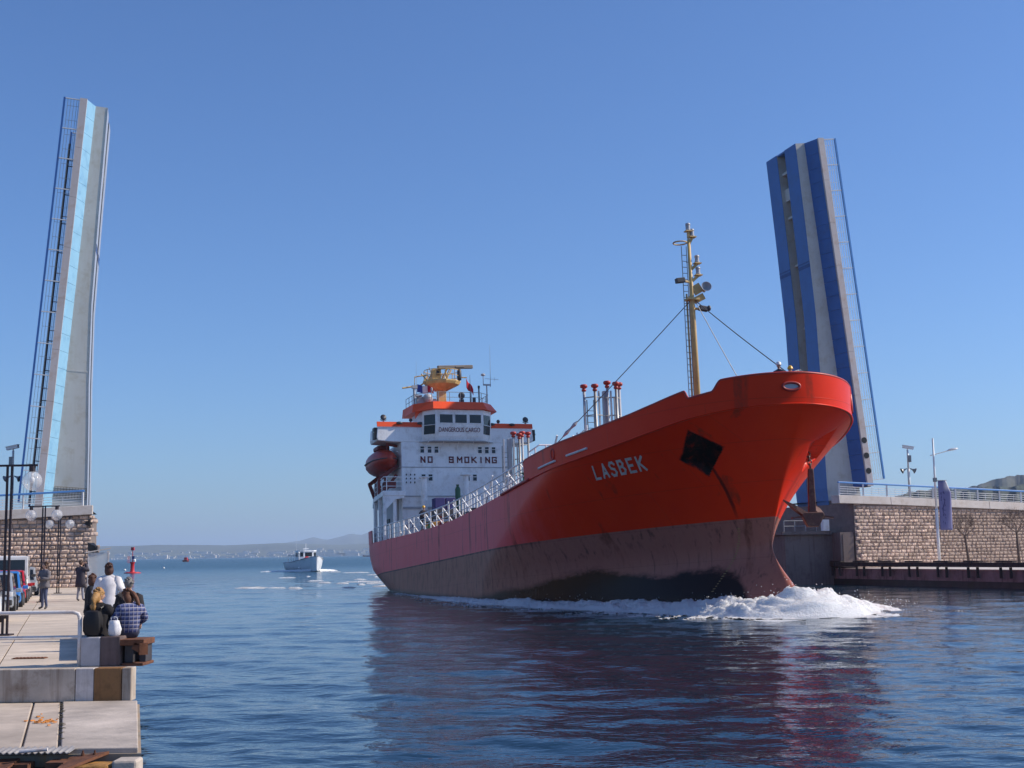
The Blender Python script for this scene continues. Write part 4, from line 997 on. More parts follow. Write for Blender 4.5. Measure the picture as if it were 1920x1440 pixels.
# deck pipes, valves and clutter
m_grn = mat('green_paint', (.03, .12, .06), .5, var=.3); m_ora = mat('ochre_paint', (.45, .22, .03), .6, var=.3); m_pur = mat('violet_blue_tarp', (.035, .03, .15), .6, var=.25, sc=1.5)
for k, y in enumerate((-3.6, -2.9, .2, 1.2, 2.4, 3.4)):
    mb = MB(); mb.tube([(2.5, y, 4.55), (14, y, 4.5), (22, y, 4.55), (33, y, 5.2)], .15+.05*(k % 2), 8); mb.build('cargo_pipe', (m_red, m_pipe, m_red, m_pipe, m_grn, m_pipe)[k], ship, smooth=True)
for k in range(26):
    rr = random.Random(k); x, y = rr.uniform(3, 33), rr.uniform(-5.2, -2.2); z0 = float(zdeck(x)); mb = MB()
    hgt = rr.uniform(.5, 1.15); mb.tube([(x, y, z0), (x, y, z0+hgt)], .09, 8); mb.lathe([(.05, 0), (.22, .02), (.22, .06), (.05, .08)], 12, (x, y, z0+hgt)); mb.box((x, y, z0+hgt*.5), (.3, .3, .26)); mb.build('deck_valve', rr.choice((m_red, m_grn, m_steel, m_pipe, m_ora, m_red)), ship)
for x, y, L_, m_ in ((9, -2.6, 1.5, m_steel), (17, -3.4, 1.2, m_steel), (24, -3.0, 1.6, m_steel), (29, -3.6, 1.3, m_steel)):
    mb = MB(); mb.box((x, y, float(zdeck(x))+.45), (L_, 1.3, .9)); mb.lathe([(.55, 0), (.55, .25), (.2, .3)], 14, (x, y, float(zdeck(x))+.9)); mb.build('tank_hatch', m_, ship, bevel=.03)
mb = MB(); mb.tube([(2.2, -.6, 6.0), (2.2, -.6, 7.75)], .21, 12); mb.lathe([(.21, 0), (.15, .12), (.09, .2), (.12, .35)], 12, (2.2, -.6, 7.75)); mb.build('gas_bottle', m_grn, ship, smooth=True, auto=40)
mb = MB(); ybox(mb, 1.6, 3.0, -2.6, -.4, 5.55, 6.15); mb.tube([(1.7, -2.5, 3.8), (1.7, -2.5, 5.6)], .06, 6); mb.tube([(2.9, -.5, 3.8), (2.9, -.5, 5.6)], .06, 6); mb.tube([(2.9, -2.5, 3.8), (2.9, -2.5, 5.6)], .06, 6); mb.build('platform', m_steel, ship)
for ya, yb in ((-2.55, -1.75), (-1.7, -.95)): mb = MB(); ybox(mb, 1.8, 2.8, ya, yb, 6.16, 7.05); mb.build('deck_crate', m_pur, ship, bevel=.04)
mb = MB(); ybox(mb, 2.6, 3.4, -3.3, -2.0, 4.7, 5.25); mb.build('winch', m_ora, ship, bevel=.08)
# ---- vent masts
def vent_mast(x0, y0, heads, z_top, lad):
    for k, (dx, dy, dz) in enumerate(heads):
        x, y = x0+dx, y0+dy; z0 = float(zdeck(x)); zt = z_top+dz; mb = MB(); mb.tube([(x, y, z0), (x, y, zt)], .08, 8); mb.build('vent_pipe', m_pipe if k % 2 else m_shipg, ship, smooth=True)
        mb = MB(); mb.lathe([(.09, 0), (.13, .03), (.13, .12), (.08, .15), (.11, .18), (.20, .23), (.21, .34), (.16, .39), (.0, .40)], 14, (x, y, zt)); mb.build('vent_head', m_red, ship, smooth=True)
    for z in (z_top-.5, z_top-1.5, z_top-2.6, z_top-3.6):
        mb = MB()
        for a_, c_ in zip(heads[:-1], heads[1:]): mb.bar((x0+a_[0], y0+a_[1], z), (x0+c_[0], y0+c_[1], z), .06, .06)
        mb.build('mast_brace', m_pipe, ship)
    for k, (dx, dy) in enumerate(((.3, -.5), (-.25, .2), (.45, .15), (-.2, .62))):
        mb = MB(); mb.tube([(x0+dx, y0+dy, float(zdeck(x0))), (x0+dx, y0+dy, z_top-.15-.25*(k % 2))], .055, 6); mb.build('stand_pipe', m_shipg, ship)
    mb = MB(); ybox(mb, x0-.15, x0+.15, y0-.14, y0+.14, float(zdeck(x0)), z_top-.1); mb.build('mast_column', m_shipg, ship)
    lx, ly = x0+lad[0], y0+lad[1]; z0 = float(zdeck(lx)); mb = MB()
    for s in (-.2, .2): mb.tube([(lx, ly+s, z0), (lx, ly+s, z_top-.6)], .035, 5)
    for k in range(int((z_top-z0-.6)/.32)): mb.tube([(lx, ly-.2, z0+k*.32), (lx, ly+.2, z0+k*.32)], .018, 4)
    mb.bar((lx, ly, z_top-2.4), (x0, y0, z_top-2.4), .35, .07); mb.bar((lx, ly, z_top-2.5), (x0-.1, y0, z0+.4), .07, .07); mb.build('mast_ladder', m_pipe, ship)
vent_mast(14.2, -.25, [(0, .3, 0), (.35, .6, -.15), (.25, .85, 0), (.0, 1.35, 0.0)], 10.0, (.1, -.35))
vent_mast(31.9, -.3, [(0, -1.25, -.15), (.5, -.8, -.2), (.2, .05, .05), (.5, .45, -.05), (.1, .8, .0)], 10.15, (.0, -.9))
mb = MB(); mb.ball((14.6, 1.9, 8.2), .45, 10, 7); mb.tube([(14.6, 1.9, 4), (14.6, 1.9, 8)], .12, 8); mb.build('hose_reel', m_red, ship, smooth=True)
mb = MB(); mb.prism([(27.0, -1.0, 6.9), (27.0, 2.5, 6.9), (31.5, 2.5, 7.5), (31.5, -1.0, 7.5)], (0, 0, .3)); mb.build('hose_platform', m_shipg, ship)
mb = MB(); mb.lathe([(.42, 0), (.42, .35), (.33, .6), (.12, .72)], 14, (32.2, -2.6, 6.5)); mb.tube([(32.2, -2.6, 4.4), (32.2, -2.6, 6.6)], .25, 10); mb.build('mushroom_vent', m_white, ship, smooth=True, auto=40)
# ---- foremast
XM = 42.75; zf = lambda y: (1031.9-y)*.0256+.85
zb_ = float(zdeck(XM)); mb = MB(); mb.tube([(XM, 0, zb_), (XM, 0, zf(590)), (XM, 0, zf(560)), (XM, 0, zf(455))], [.155, .13, .105, .075], 12); mb.tube([(XM-.2, -.19, zb_), (XM-.2, -.17, zf(560))], .05, 6)
mast = mb.build('foremast', m_mast, ship, smooth=True)
lad = MB(); ly = -.25
for s in (-.13, .13): lad.tube([(XM-.1, ly+s-.02, zb_), (XM-.1, ly+s+.02, zf(468))], .022, 5)
for k in range(33): z = zb_+.25+k*.30; lad.tube([(XM-.1, ly-.13, z), (XM-.1, ly+.13, z)], .016, 4)
for k in range(6): z = zb_+1+k*1.7; lad.tube([(XM-.1, ly+.1, z), (XM, 0, z)], .018, 4)
lad.build('ladder', m_pipe, mast)
mb = MB(); mb.tube([(XM-.1+.33*math.cos(a_), -.42+.33*math.sin(a_), zf(462)) for a_ in np.linspace(0, 2*math.pi, 17)], .035, 6, cap=False); mb.build('safety_hoop', m_mast, mast)
def navlight(y, z, big=1.0):
    mb = MB(); mb.bar((XM, 0, z-.45), (XM+.05, y, z-.12), .10, .14); mb.box((XM+.05, y, z-.1), (.3, .34, .05)); o = mb.build('light_bracket', m_mast, mast)
    mb = MB(); mb.lathe([(.12*big, -.07), (.12*big, 0), (.10*big, .02), (.10*big, .2), (.13*big, .22), (.10*big, .30), (.02, .33)], 12, (XM+.05, y, z)); mb.build('navigation_light', m_shipg, o, smooth=True, auto=40)
navlight(.36, zf(498)); navlight(.38, zf(521)); navlight(.17, zf(447)); navlight(-.02, zf(436))
mb = MB(); mb.tube([(XM, -.1, zf(440)), (XM, -.1, zf(424))], .02, 5); mb.build('mast_tip', m_steel, mast)
for y, z, s in ((-.62, zf(538), -1), (.48, zf(590), 1)):
    mb = MB(); mb.bar((XM, 0, z), (XM+.1, y, z), .12, .10); o = mb.build('light_bracket', m_mast, mast); mb = MB(); mb.box((XM+.15, y+.02*s, z), (.26, .46, .24), rx(R(-8*s))); mb.build('floodlight', m_steel, o, bevel=.03)
mb = MB(); mb.bar((XM, .1, zf(556)), (XM+.1, .45, zf(548)), .2, .45); o = mb.build('horn_bracket', m_mast, mast)
hr = ry(R(80)) ; mb = MB(); mb.lathe([(.07, -.35), (.09, -.1), (.15, .08), (.235, .22), (.25, .23), (.2, .16), (.05, .0)], 18, (XM+.3, .60, zf(552)), rz(R(-12)) @ hr); mb.build('fog_horn', m_shipg, o, smooth=True)
mb = MB(); mb.box((XM, 0, zf(572)), (.5, .6, .1)); mb.bar((XM, .1, zf(575)), (XM+.2, .55, zf(566)), .12, .3); mb.build('crosstree', m_mast, mast)
def stay(name, a_, b_, r_, m_, parent=None):
    a_, b_ = Vector(a_), Vector(b_); mb = MB(); pts = [a_.lerp(b_, k/12) - Vector((0, 0, 1))*math.sin(math.pi*k/12)*(b_-a_).length*.006 for k in range(13)]
    mb.tube(pts, r_, 5); return mb.build(name, m_, parent or mast)
m_wire = mat('wire_rope', (.12, .11, .11), .6, var=.2); m_rope = mat('pale_rope', (.55, .53, .50), .8, var=.2)
e_ = pathpt(40.0, -1, .05, 1.12); stay('mast_stay', (XM, -.1, zf(575)), e_, .022, m_wire)
a0 = Vector((XM, -.1, zf(575))); mb = MB(); mb.tube([e_.lerp(a0, s) for s in (.04, .07, .10, .13, .15)], [.03, .10, .05, .10, .03], 6); mb.build('turnbuckle', m_shipg, mast)
stay('mast_stay', (XM, .15, zf(573)), (50.4, .5, 7.6), .024, m_wire); stay('halyard', (XM, .2, zf(577)), (48.2, -.2, 6.9), .022, m_rope)
mb = MB(); mb.ball((XM+1.35, .2, zf(601)), .10, 8, 6, (1, 1, 1.4)); mb.build('stay_block', m_steel, mast)
# ---- radar mast on the wheelhouse roof
zr = lambda y: (1038-y)*.0416+3
mb = MB(); mb.loft([[Vector((-1.5+x*.3, -.72+y*.33, z)) for x, y in ((-1, -1), (1, -1), (1, 1), (-1, 1))] for z in (14.5, 16.1)]); rm = mb.build('radar_mast', m_mast, ship, bevel=.05)
mb = MB(); mb.loft([[Vector((-1.5+r_*math.cos(a_), -.75+y0+r_*1.15*math.sin(a_), z)) for a_ in np.linspace(0, 2*math.pi, 11)[:-1]] for r_, z, y0 in ((.45, 15.95, 0), (1.2, 16.42, .1), (1.3, 16.62, .1), (1.3, 16.72, .1))]); mb.build('mast_platform', m_mast, rm)
mb = MB(); rr = random.Random(5)
for k in range(11):
    a_ = 2*math.pi*k/11; p = Vector((-1.5+1.25*math.cos(a_), -.65+1.43*math.sin(a_), 16.7)); mb.tube([p, p+Vector((0, 0, .85))], .03, 5)
for z in (17.1, 17.55): mb.tube([(-1.5+1.25*math.cos(a_), -.65+1.43*math.sin(a_), z) for a_ in np.linspace(0, 2*math.pi, 19)], .028, 5, cap=False)
mb.build('platform_rail', m_mast, rm)
mb = MB()
for k in range(16):
    p = Vector((-1.5+rr.uniform(-.7, .9), -1.2+rr.uniform(-.9, .9), 16.75)); mb.tube([p, p+Vector((rr.uniform(-.4, .4), rr.uniform(-.5, .5), rr.uniform(.4, 1.1)))], rr.uniform(.03, .07), 5)
mb.box((-1.4, -1.15, 17.2), (.5, .7, .9)); mb.build('radar_gear', m_mast, rm)
mb = MB(); mb.lathe([(.16, 0), (.19, .25), (.17, .75), (.1, .9)], 12, (-.9, .62, 16.75)); mb.lathe([(.25, 0), (.22, .35), (.15, .4)], 12, (-1.3, -1.1, 17.15)); mb.build('scanner_turret', m_steel, rm, smooth=True)
mb = MB(); A0, A1 = Vector((-.9, -1.15, 17.72)), Vector((-1.6, 1.93, 18.0)); mb.bar(A0, A1, .22, .30); mb.bar(A0.lerp(A1, .48), A0.lerp(A1, .75), .3, .14); mb.build('radar_scanner', mat('scanner_grey', (.16, .13, .11), .6, var=.2), rm, bevel=.05)
mb = MB(); mb.tube([(-1.2, -3.95, 16.05), (-1.4, -2.4, 16.35), (-1.4, -1.6, 16.95)], .07, 6); mb.tube([(-1.4, -2.0, 16.6), (-1.4, -1.5, 16.75)], .09, 6); mb.tube([(-1.4, -2.9, 17.0), (-1.4, -1.9, 17.2)], .05, 6); mb.tube([(-1.4, -2.9, 17.0), (-1.4, -2.95, 14.7)], .03, 5); mb.build('yard_arm', m_mast, rm)
mb = MB(); mb.tube([(-1.3, .7, 17.05), (-1.3, 1.35, 17.05)], .05, 6); mb.build('flag_arm', m_mast, rm)
# roof clutter
rail('roof_rail', [(-2.8, -3.3, 14.62), (-.4, -3.2, 14.62), (.5, -1.9, 14.72), (.5, 1.9, 14.72), (-.4, 2.8, 14.72), (-2.8, 2.8, 14.72)], .8, 14, .022, 2, m_pipe)
def roof(name, fn, m_): mb = MB(); fn(mb); mb.build(name, m_, ship, smooth=True, auto=40)
roof('signal_lamp', lambda q: (q.tube([(.2, .45, 14.7), (.2, .45, 15.0)], .2, 10), q.ball((.2, .45, 15.3), .27, 12, 8)), m_steel)
roof('satellite_dome', lambda q: (q.tube([(-.3, -2.15, 14.6), (-.3, -2.15, 14.8)], .25, 10), q.ball((-.3, -2.15, 15.1), .4, 14, 9)), m_shipg)
roof('life_raft', lambda q: q.tube([(-1.9, -1.9, 15.05), (-1.9, -1.1, 15.05)], .34, 12), m_white)
roof('exhaust_pipe', lambda q: (q.tube([(-.2, 2.0, 14.7), (-.2, 2.0, 16.1)], .06, 8), q.tube([(-.2, 2.0, 16.0), (-.2, 2.0, 16.2)], .09, 8)), m_steel)
roof('antenna_frame', lambda q: (q.tube([(-.5, 2.75, 14.6), (-.5, 2.75, 16.3)], .05, 6), q.box((-.5, 2.78, 16.35), (.1, .62, .12)), q.tube([(-.5, 2.47, 16.35), (-.5, 2.47, 17.1)], .03, 6), q.lathe([(.03, 0), (.18, .05), (.17, .15), (.05, .22)], 12, (-.5, 2.47, 17.05))), m_shipg)
roof('whip_antenna', lambda q: q.tube([(-.5, 3.05, 16.2), (-.5, 3.07, 17.0), (-.5, 3.1, 19.6)], [.035, .02, .008], 5), m_shipg)
roof('yagi_antenna', lambda q: (q.tube([(-.5, 2.6, 16.85), (-.5, 3.75, 16.8)], .015, 4), q.tube([(-.5, 3.4, 16.65), (-.5, 3.4, 17.0)], .012, 4)), m_shipg)
roof('light_post', lambda q: (q.tube([(-.6, -3.15, 14.6), (-.6, -3.15, 15.95)], .1, 8), q.box((-.6, -3.12, 16.05), (.25, .42, .24))), m_shipg)
roof('whip_antenna', lambda q: q.tube([(-1.0, -2.9, 14.6), (-1.0, -2.85, 18.2)], [.025, .006], 5), m_shipg)
roof('gps_post', lambda q: (q.tube([(.2, -1.95, 14.7), (.2, -1.95, 15.7)], .035, 6), q.lathe([(.08, 0), (.09, .2), (.03, .26)], 10, (.2, -1.95, 15.65))), m_shipg)
roof('whip_antenna', lambda q: q.tube([(.1, 1.2, 14.7), (.1, 1.2, 16.0), (.1, 1.2, 17.0)], [.05, .03, .01], 6), m_steel)
roof('flag_locker', lambda q: q.box((.1, 1.5, 14.95), (.2, .22, .5)), m_steel)
roof('bridge_equipment', lambda q: (q.box((-.5, -2.7, 14.95), (.4, .6, .6)), q.box((-.2, -2.9, 15.3), (.3, .5, .12))), m_shipg)
# ---- things that hang on the ship
SW = lambda x, y, z: Ms @ Vector((x, y, z))
SR = Ms.to_3x3()
def ship_thing(name, label, cat, p): 
    o = thing(name, label, cat); o.matrix_world = Matrix.Translation(SW(*p)) @ SR.to_4x4(); return o
lb = ship_thing('lifeboat', 'enclosed red lifeboat hanging in its davit beside the white superstructure', 'lifeboat', (-3.0, -5.35, 9.4))
secs = []
for x, w_, zt_, zb2 in ((-3.3, .05, 1.5, .9), (-3.0, .6, 1.7, .3), (-1.5, 1.0, 1.9, .0), (0, 1.05, 1.95, -.05), (1.5, 1.0, 1.85, 0), (2.6, .7, 1.6, .25), (3.1, .35, 1.35, .55), (3.3, .06, 1.1, .8)):
    zc = .95; secs.append([Vector((x, w_*math.cos(a_)*(.96 if math.sin(a_) > 0 else 1-.35*abs(math.sin(a_))**3), zc + (zt_-zc)*math.sin(a_) if math.sin(a_) > 0 else zc + (zc-zb2)*math.sin(a_))) for a_ in np.linspace(0, 2*math.pi, 17)[:-1]])
mb = MB(); mb.loft(secs); mb.build('boat_hull', mat('lifeboat_red', (.42, .035, .015), .4, var=.25, sc=1.5, grime=(.16, .03, .02), world=False), lb, smooth=True)
mb = MB(); mb.tube([Vector((x, .0, 0)) + Vector((0, (1.07 if s > 0 else -1.07)*w_, .95)) for s in (1,) for x, w_ in ((-3.1, .4), (-1.5, .95), (0, 1), (1.5, .95), (2.7, .62), (3.2, .2))], .05, 6); mb.tube([Vector((x, -1.05*w_, .95)) for x, w_ in ((-3.1, .4), (-1.5, .95), (0, 1), (1.5, .95), (2.7, .62), (3.2, .2))], .05, 6); mb.build('fender', m_steel, lb)
for k in range(7): mb = MB(); a_ = -.6+k*.26; mb.box((2.62+.05*(k % 2), a_, 1.25+.28*(k % 3-1)), (.04, .14, .06)); mb.build('reflective_tape', m_white, lb)
mb = MB(); ybox(mb, -.6, 1.0, -.5, .5, 1.85, 2.2); mb.build('conning_hatch', m_davit, lb, bevel=.1)
for x in (-.9, -4.4):
    dv = MB(); dv.bar((x, -4.55, 9.9), (x, -6.05, 8.75), .22, .3); dv.bar((x, -6.0, 8.8), (x, -6.0 if x > -2 else -5.6, 7.7), .2, .25); dv.bar((x, -4.6, 9.2), (x, -5.6, 7.8), .18, .22); dv.bar((x, -5.5, 9.2), (x, -5.5, 7.8), .18, .2); dv.build('boat_davit', m_davit, ship); dv = MB(); dv.bar((x, -4.5, 11.4), (x, -5.4, 11.55), .14, .18); dv.bar((x, -5.3, 11.5), (x, -5.35, 11.1), .08, .08); dv.build('davit_arm', m_davit, ship)
dv = MB(); dv.bar((-.8, -5.2, 8.3), (-4.4, -5.2, 8.3), .2, .2); dv.box((-.7, -5.1, 8.4), (.5, .7, .5)); dv.build('davit_winch', m_davit, ship)
m_chain = mat('chain_steel', (.10, .085, .075), .6, metal=.3, var=.4)
pp_ = hsurf(PKX[1], PKZ, 1, -.3)[0]; pc_ = hsurf(PKX[1]-.35, PKZ-.5, 1, .12)[0]
an = thing('anchor', 'rusty stockless anchor hanging below the pocket on the lit side of the bow', 'anchor')
Wc = SW(*pc_); an.matrix_world = Matrix.Translation(Wc) @ Matrix.Rotation(HD-R(20), 4, 'Z')
m_anch = mat('anchor_rusty_red', (.12, .05, .04), .7, var=.4, sc=4, grime=(.26, .15, .09), gs=3)
mb = MB(); mb.loft([[Vector((x*w_, y*w_*.8, z)) for x, y in ((-1, -1), (1, -1), (1, 1), (-1, 1))] for z, w_ in ((-.15, .10), (-.4, .12), (-2.1, .16))]); mb.build('shank', m_anch, an, bevel=.03)
mb = MB(); mb.loft([[Vector((x, y, z)) for x, y in ((-hw, -.26), (hw, -.26), (hw, .26), (-hw, .26))] for hw, z in ((.42, -2.0), (.48, -2.12), (.36, -2.35), (.22, -2.62))]); mb.build('crown', m_anch, an, bevel=.04)
for s, L_ in ((-1, 1.25), (1, .55)):
    mb = MB(); c0 = Vector((s*.32, -.05, -2.1)); d0 = Vector((s*.85, -.35, .55)).normalized() if s < 0 else Vector((-.35, .55, .75)).normalized(); sd = Vector((0, 0, 1)).cross(d0).normalized()
    mb.loft([[c0+d0*u+sd*w_+Vector((0, 0, h_)), c0+d0*u-sd*w_+Vector((0, 0, h_)), c0+d0*u-sd*w_-Vector((0, 0, h_)), c0+d0*u+sd*w_-Vector((0, 0, h_))] for u, w_, h_ in ((-.1, .16, .12), (L_*.45, .15, .09), (L_, .02, .02))]); mb.build('fluke', m_anch, an)
for s in (-1, 1): mb = MB(); mb.box((s*.62, 0, -2.2), (.5, .4, .07), ry(R(8*s))); mb.build('tripping_palm', m_anch, an)
for k in range(4):
    mb = MB(); c_ = Vector((-.02*k, 0, -.05+k*.16)); ax_ = Vector((1, 0, 0)) if k % 2 else Vector((0, 1, 0)); mb.tube([c_ + ax_*math.cos(a_)*.075 + Vector((0, 0, 1))*math.sin(a_)*.12 for a_ in np.linspace(0, 2*math.pi, 13)], .03, 6, cap=False); mb.build('chain_link', m_chain, an)
mb = MB(); c_ = pp_; 
# flags
def flag(label, p, cols, w_, h_, seed, droop):
    o = ship_thing('flag', label, 'flag', p); A = np.zeros((9, 13, 3))
    for i in range(9):
        for j in range(13):
            s, u = i/8, j/12; A[i, j] = (.14*math.sin(u*7+seed)*u, u*w_*(1-droop*.6), -s*h_ - droop*u*w_*.9*(1-.3*s) + .05*math.sin(u*9+seed))
    n_ = len(cols)
    for k, c_ in enumerate(cols):
        a_, b_ = 12*k//n_, 12*(k+1)//n_; mb = MB(); mb.grid(A[:, a_:b_+1]); q = mb.build('cloth_band', mat('flag_cloth', c_, .9, var=.12), o, smooth=True); q.modifiers.new('s', 'SOLIDIFY').thickness = .01
flag('blue white and red flag flying at the left side of the wheelhouse roof', (-1.3, -2.75, 16.35), [(.03, .06, .30), (.75, .75, .75), (.50, .02, .04)], 1.35, .62, 1, .05)
flag('plain red flag drooping from the radar mast arm', (-1.3, 1.3, 16.95), [(.55, .02, .04)], 1.1, .75, 2.4, .8)
# ================================================================== bow wave
def vnoise(x, y, seed):
    r = np.random.default_rng(seed); T = r.random((256, 256)); xi, yi = np.floor(x).astype(int), np.floor(y).astype(int); fx, fy = x-xi, y-yi
    fx, fy = fx*fx*(3-2*fx), fy*fy*(3-2*fy); g = lambda a, c: T[a % 256, c % 256]
    return (g(xi, yi)*(1-fx)+g(xi+1, yi)*fx)*(1-fy) + (g(xi, yi+1)*(1-fx)+g(xi+1, yi+1)*fx)*fy
def fbm(x, y, seed, o=5, g=.55):
    s, a_ = 0, 1.0; tot = 0
    for k in range(o): s = s + a_*vnoise(x*2**k+k*17.3, y*2**k+k*9.1, seed+k); tot += a_; a_ *= g
    return s/tot
def wl_pt(x, sgn):
    z = -x*math.tan(TR)+ZW; return SW(x, sgn*math.hypot(float(half(x, z)), float(bulb(x, z))), z)
xst = 51.0
while float(xstem(-xst*math.tan(TR)+ZW)) > xst: xst += .01
pth = [wl_pt(x, -1) for x in np.concatenate([np.linspace(6, 46, 160), np.linspace(46, xst, 60)[1:]])] + [wl_pt(x, 1) for x in np.concatenate([np.linspace(xst, 46, 60)[1:], np.linspace(46, 34, 60)[1:]])]
pth = np.array([(p.x, p.y) for p in pth]); npth = len(pth)
for _ in range(14): pth[1:-1] = (pth[:-2]+2*pth[1:-1]+pth[2:])/4
dl_ = np.concatenate([[0], np.cumsum(np.hypot(*np.diff(pth, axis=0).T))]); ss = np.linspace(0, dl_[-1], 900)
pth = np.stack([np.interp(ss, dl_, pth[:, 0]), np.interp(ss, dl_, pth[:, 1])], -1)
tg_ = np.gradient(pth, axis=0); tg_ /= np.linalg.norm(tg_, axis=1)[:, None]; nr = np.stack([tg_[:, 1], -tg_[:, 0]], -1)
bowi = int(np.argmin(pth[:, 1])); sb = ss - ss[bowi]
if nr[bowi][1] > 0: nr = -nr
for _ in range(60): nr[1:-1] = (nr[:-2]+nr[1:-1]*2+nr[2:])/4
nr /= np.linalg.norm(nr, axis=1)[:, None]
hgt_ = np.interp(sb, [-46, -36, -26, -18, -11, -6, -3, -1, 0.5, 2.5, 5, 9, 13], [.05, .10, .30, .42, .50, .55, .80, 1.15, 1.25, .90, .52, .36, .15])
wid_ = np.interp(sb, [-46, -36, -26, -18, -11, -6, -3, 0, 2.5, 5, 9, 13], [.8, 1.2, 1.6, 1.9, 2.1, 2.3, 2.4, 2.3, 3.9, 5.8, 6.6, 5.0])
nd = 100; dd = np.linspace(-.15, 1.9, nd)[:, None]; S_ = sb[None, :]; Wd = wid_[None, :]
d_m = dd*Wd; q1 = fbm(S_*.55+50, d_m*.8+3, 11, 4); q2 = fbm(S_*2.6, d_m*2.6+7, 31, 5, .62); q3 = fbm(S_*7, d_m*7, 71, 3)
prof = np.clip(1.06-np.clip(dd, 0, 1)**1.25, 0, 1)*np.clip(.72+.9*np.clip(dd, 0, 1)*(1-np.clip(dd, 0, 1))*2, 0, 1.3)
Zf = hgt_[None, :]*prof*(.40+1.0*q1) + (q2-.5)*.62*np.clip(hgt_[None, :], .15, 1)*np.clip(prof*2, 0, 1) + (q3-.5)*.16
cover = (1.12-np.clip(dd, 0, 2)) + (q1-.5)*.7 + (q2-.5)*.75 - np.clip((-20-S_)/26, 0, 1)*.55 - np.clip((S_-9)/5, 0, 1)*.8
outer_ = dd > .92
cover = np.where(outer_, np.minimum(cover+2.0, (q2-.5)*1.9+(q1-.5)*.9-(dd-.92)*.34+.10-np.clip((-24-S_)/20, 0, 1)*.5-np.clip((S_-2.5)/4, 0, 1)*1.2), cover)
Zf = np.where(outer_, np.minimum(Zf, .07+(q3-.5)*.06)+.16*np.clip(dd-.7, 0, 1)*3+.02, Zf)
Pf = np.stack([pth[None, :, 0]+nr[None, :, 0]*d_m + (q2-.5)*.25, pth[None, :, 1]+nr[None, :, 1]*d_m + (q3-.5)*.2, Zf+ZW-.05-.16*np.clip(dd-.7, 0, 1)*3], -1)
keep = (cover[:-1, :-1]+cover[1:, 1:])/2 > .12
vi = np.arange(nd*900).reshape(nd, 900); F4 = np.stack([vi[:-1, :-1], vi[:-1, 1:], vi[1:, 1:], vi[1:, :-1]], -1)[keep]
fo = MB(); fo._add(Pf.reshape(-1, 3), [tuple(int(k) for k in f_) for f_ in F4])
rr = random.Random(2)
for k in range(1500):       # thrown spray
    i = rr.randrange(330, 880); c_ = abs(sb[i]); 
    if rr.random() > math.exp(-c_/9): continue
    dq = rr.uniform(-.05, 1.0)*wid_[i]; z = hgt_[i]*rr.uniform(.3, 1.25)*(1-.6*max(0, dq/wid_[i])) + rr.random()**4*.35 + ZW; r_ = rr.uniform(.010, .035)
    p = Vector((pth[i][0]+nr[i][0]*dq, pth[i][1]+nr[i][1]*dq, z))
    fo._add([p+Vector((r_, 0, -r_*.5)), p+Vector((-r_*.6, r_*.8, -r_*.5)), p+Vector((-r_*.6, -r_*.8, -r_*.5)), p+Vector((0, 0, r_))], [(0,1,2), (0,1,3), (1,2,3), (2,0,3)])
m_foam, t, b = _nodes('sea_foam'); nf = noise(t, coords(t, (1, 1, 1), True), 9, 6, .7)
t.links.new(mixc(t, nf, (.80, .83, .86), (.95, .95, .95)), b.inputs['Base Color']); b.inputs['Roughness'].default_value = .75
b.inputs['Subsurface Weight'].default_value = .85; b.inputs['Subsurface Radius'].default_value = (.9, .95, 1.0); b.inputs['Subsurface Scale'].default_value = .35
bump(t, b, nf, .25, 1.0)
tag(fo.build('bow_wave_foam', m_foam, smooth=True), 'white foam of the bow wave breaking round the ship\'s stem', 'foam', kind='stuff')
# low foam streaks left by the boat and the ship's wash
fs_ = MB(); rr = random.Random(8)
for k in range(20):
    px = rr.uniform(455, 735); py = rr.uniform(1072, 1104); c_ = survey(px, py, z=ZW); L_ = rr.uniform(.5, 2.0)*(1 if k > 8 else 2.5); n_ = 10
    w_ = rr.uniform(.04, .10); ang = rr.uniform(-.18, .18); A = np.zeros((3, n_, 3))
    for j in range(n_):
        u = j/(n_-1); s = math.sin(math.pi*u)**.6
        for i in range(3): A[i, j] = (c_.x+(u-.5)*L_*math.cos(ang), c_.y+(u-.5)*L_*math.sin(ang)+(i-1)*w_*s*(1+.5*math.sin(7*u+k)), (.10*s if i == 1 else -.03)+ZW+rr.uniform(-.03, .03))
    fs_.grid(A)
tag(fs_.build('wake_foam', m_foam, smooth=True), 'broken white wavelets of the wake between boat and ship', 'foam', kind='stuff')
# ================================================================== people
m_skin = mat('skin', (.52, .31, .22), .55, var=.12, sc=8); m_shoe = mat('dark_shoes', (.03, .022, .02), .5, var=.2)
_cl = {}
def cloth(col, bmp=.006):
    if col not in _cl: _cl[col] = mat('cloth', col, .9, var=.22, sc=5, bmp=bmp, world=False)
    return _cl[col]
BASE = dict(pelvis=(0, 0, .95), waist=(0, 0, 1.08), chest=(0, 0, 1.27), nb=(0, -.01, 1.42), neck=(0, 0, 1.50), head=(0, .015, 1.60))
for s, n_ in ((-1, 'L'), (1, 'R')):
    BASE.update({'sh'+n_: (s*.185, 0, 1.38), 'el'+n_: (s*.245, -.03, 1.10), 'wr'+n_: (s*.24, .06, .87), 'hip'+n_: (s*.095, 0, .89), 'kn'+n_: (s*.105, .02, .50), 'an'+n_: (s*.11, -.02, .09), 'to'+n_: (s*.13, .15, .035)})
EDG = [('pelvis', 'waist'), ('waist', 'chest'), ('chest', 'nb'), ('nb', 'neck'), ('neck', 'head')]
for n_ in 'LR': EDG += [('nb', 'sh'+n_), ('sh'+n_, 'el'+n_), ('el'+n_, 'wr'+n_), ('pelvis', 'hip'+n_), ('hip'+n_, 'kn'+n_), ('kn'+n_, 'an'+n_), ('an'+n_, 'to'+n_)]
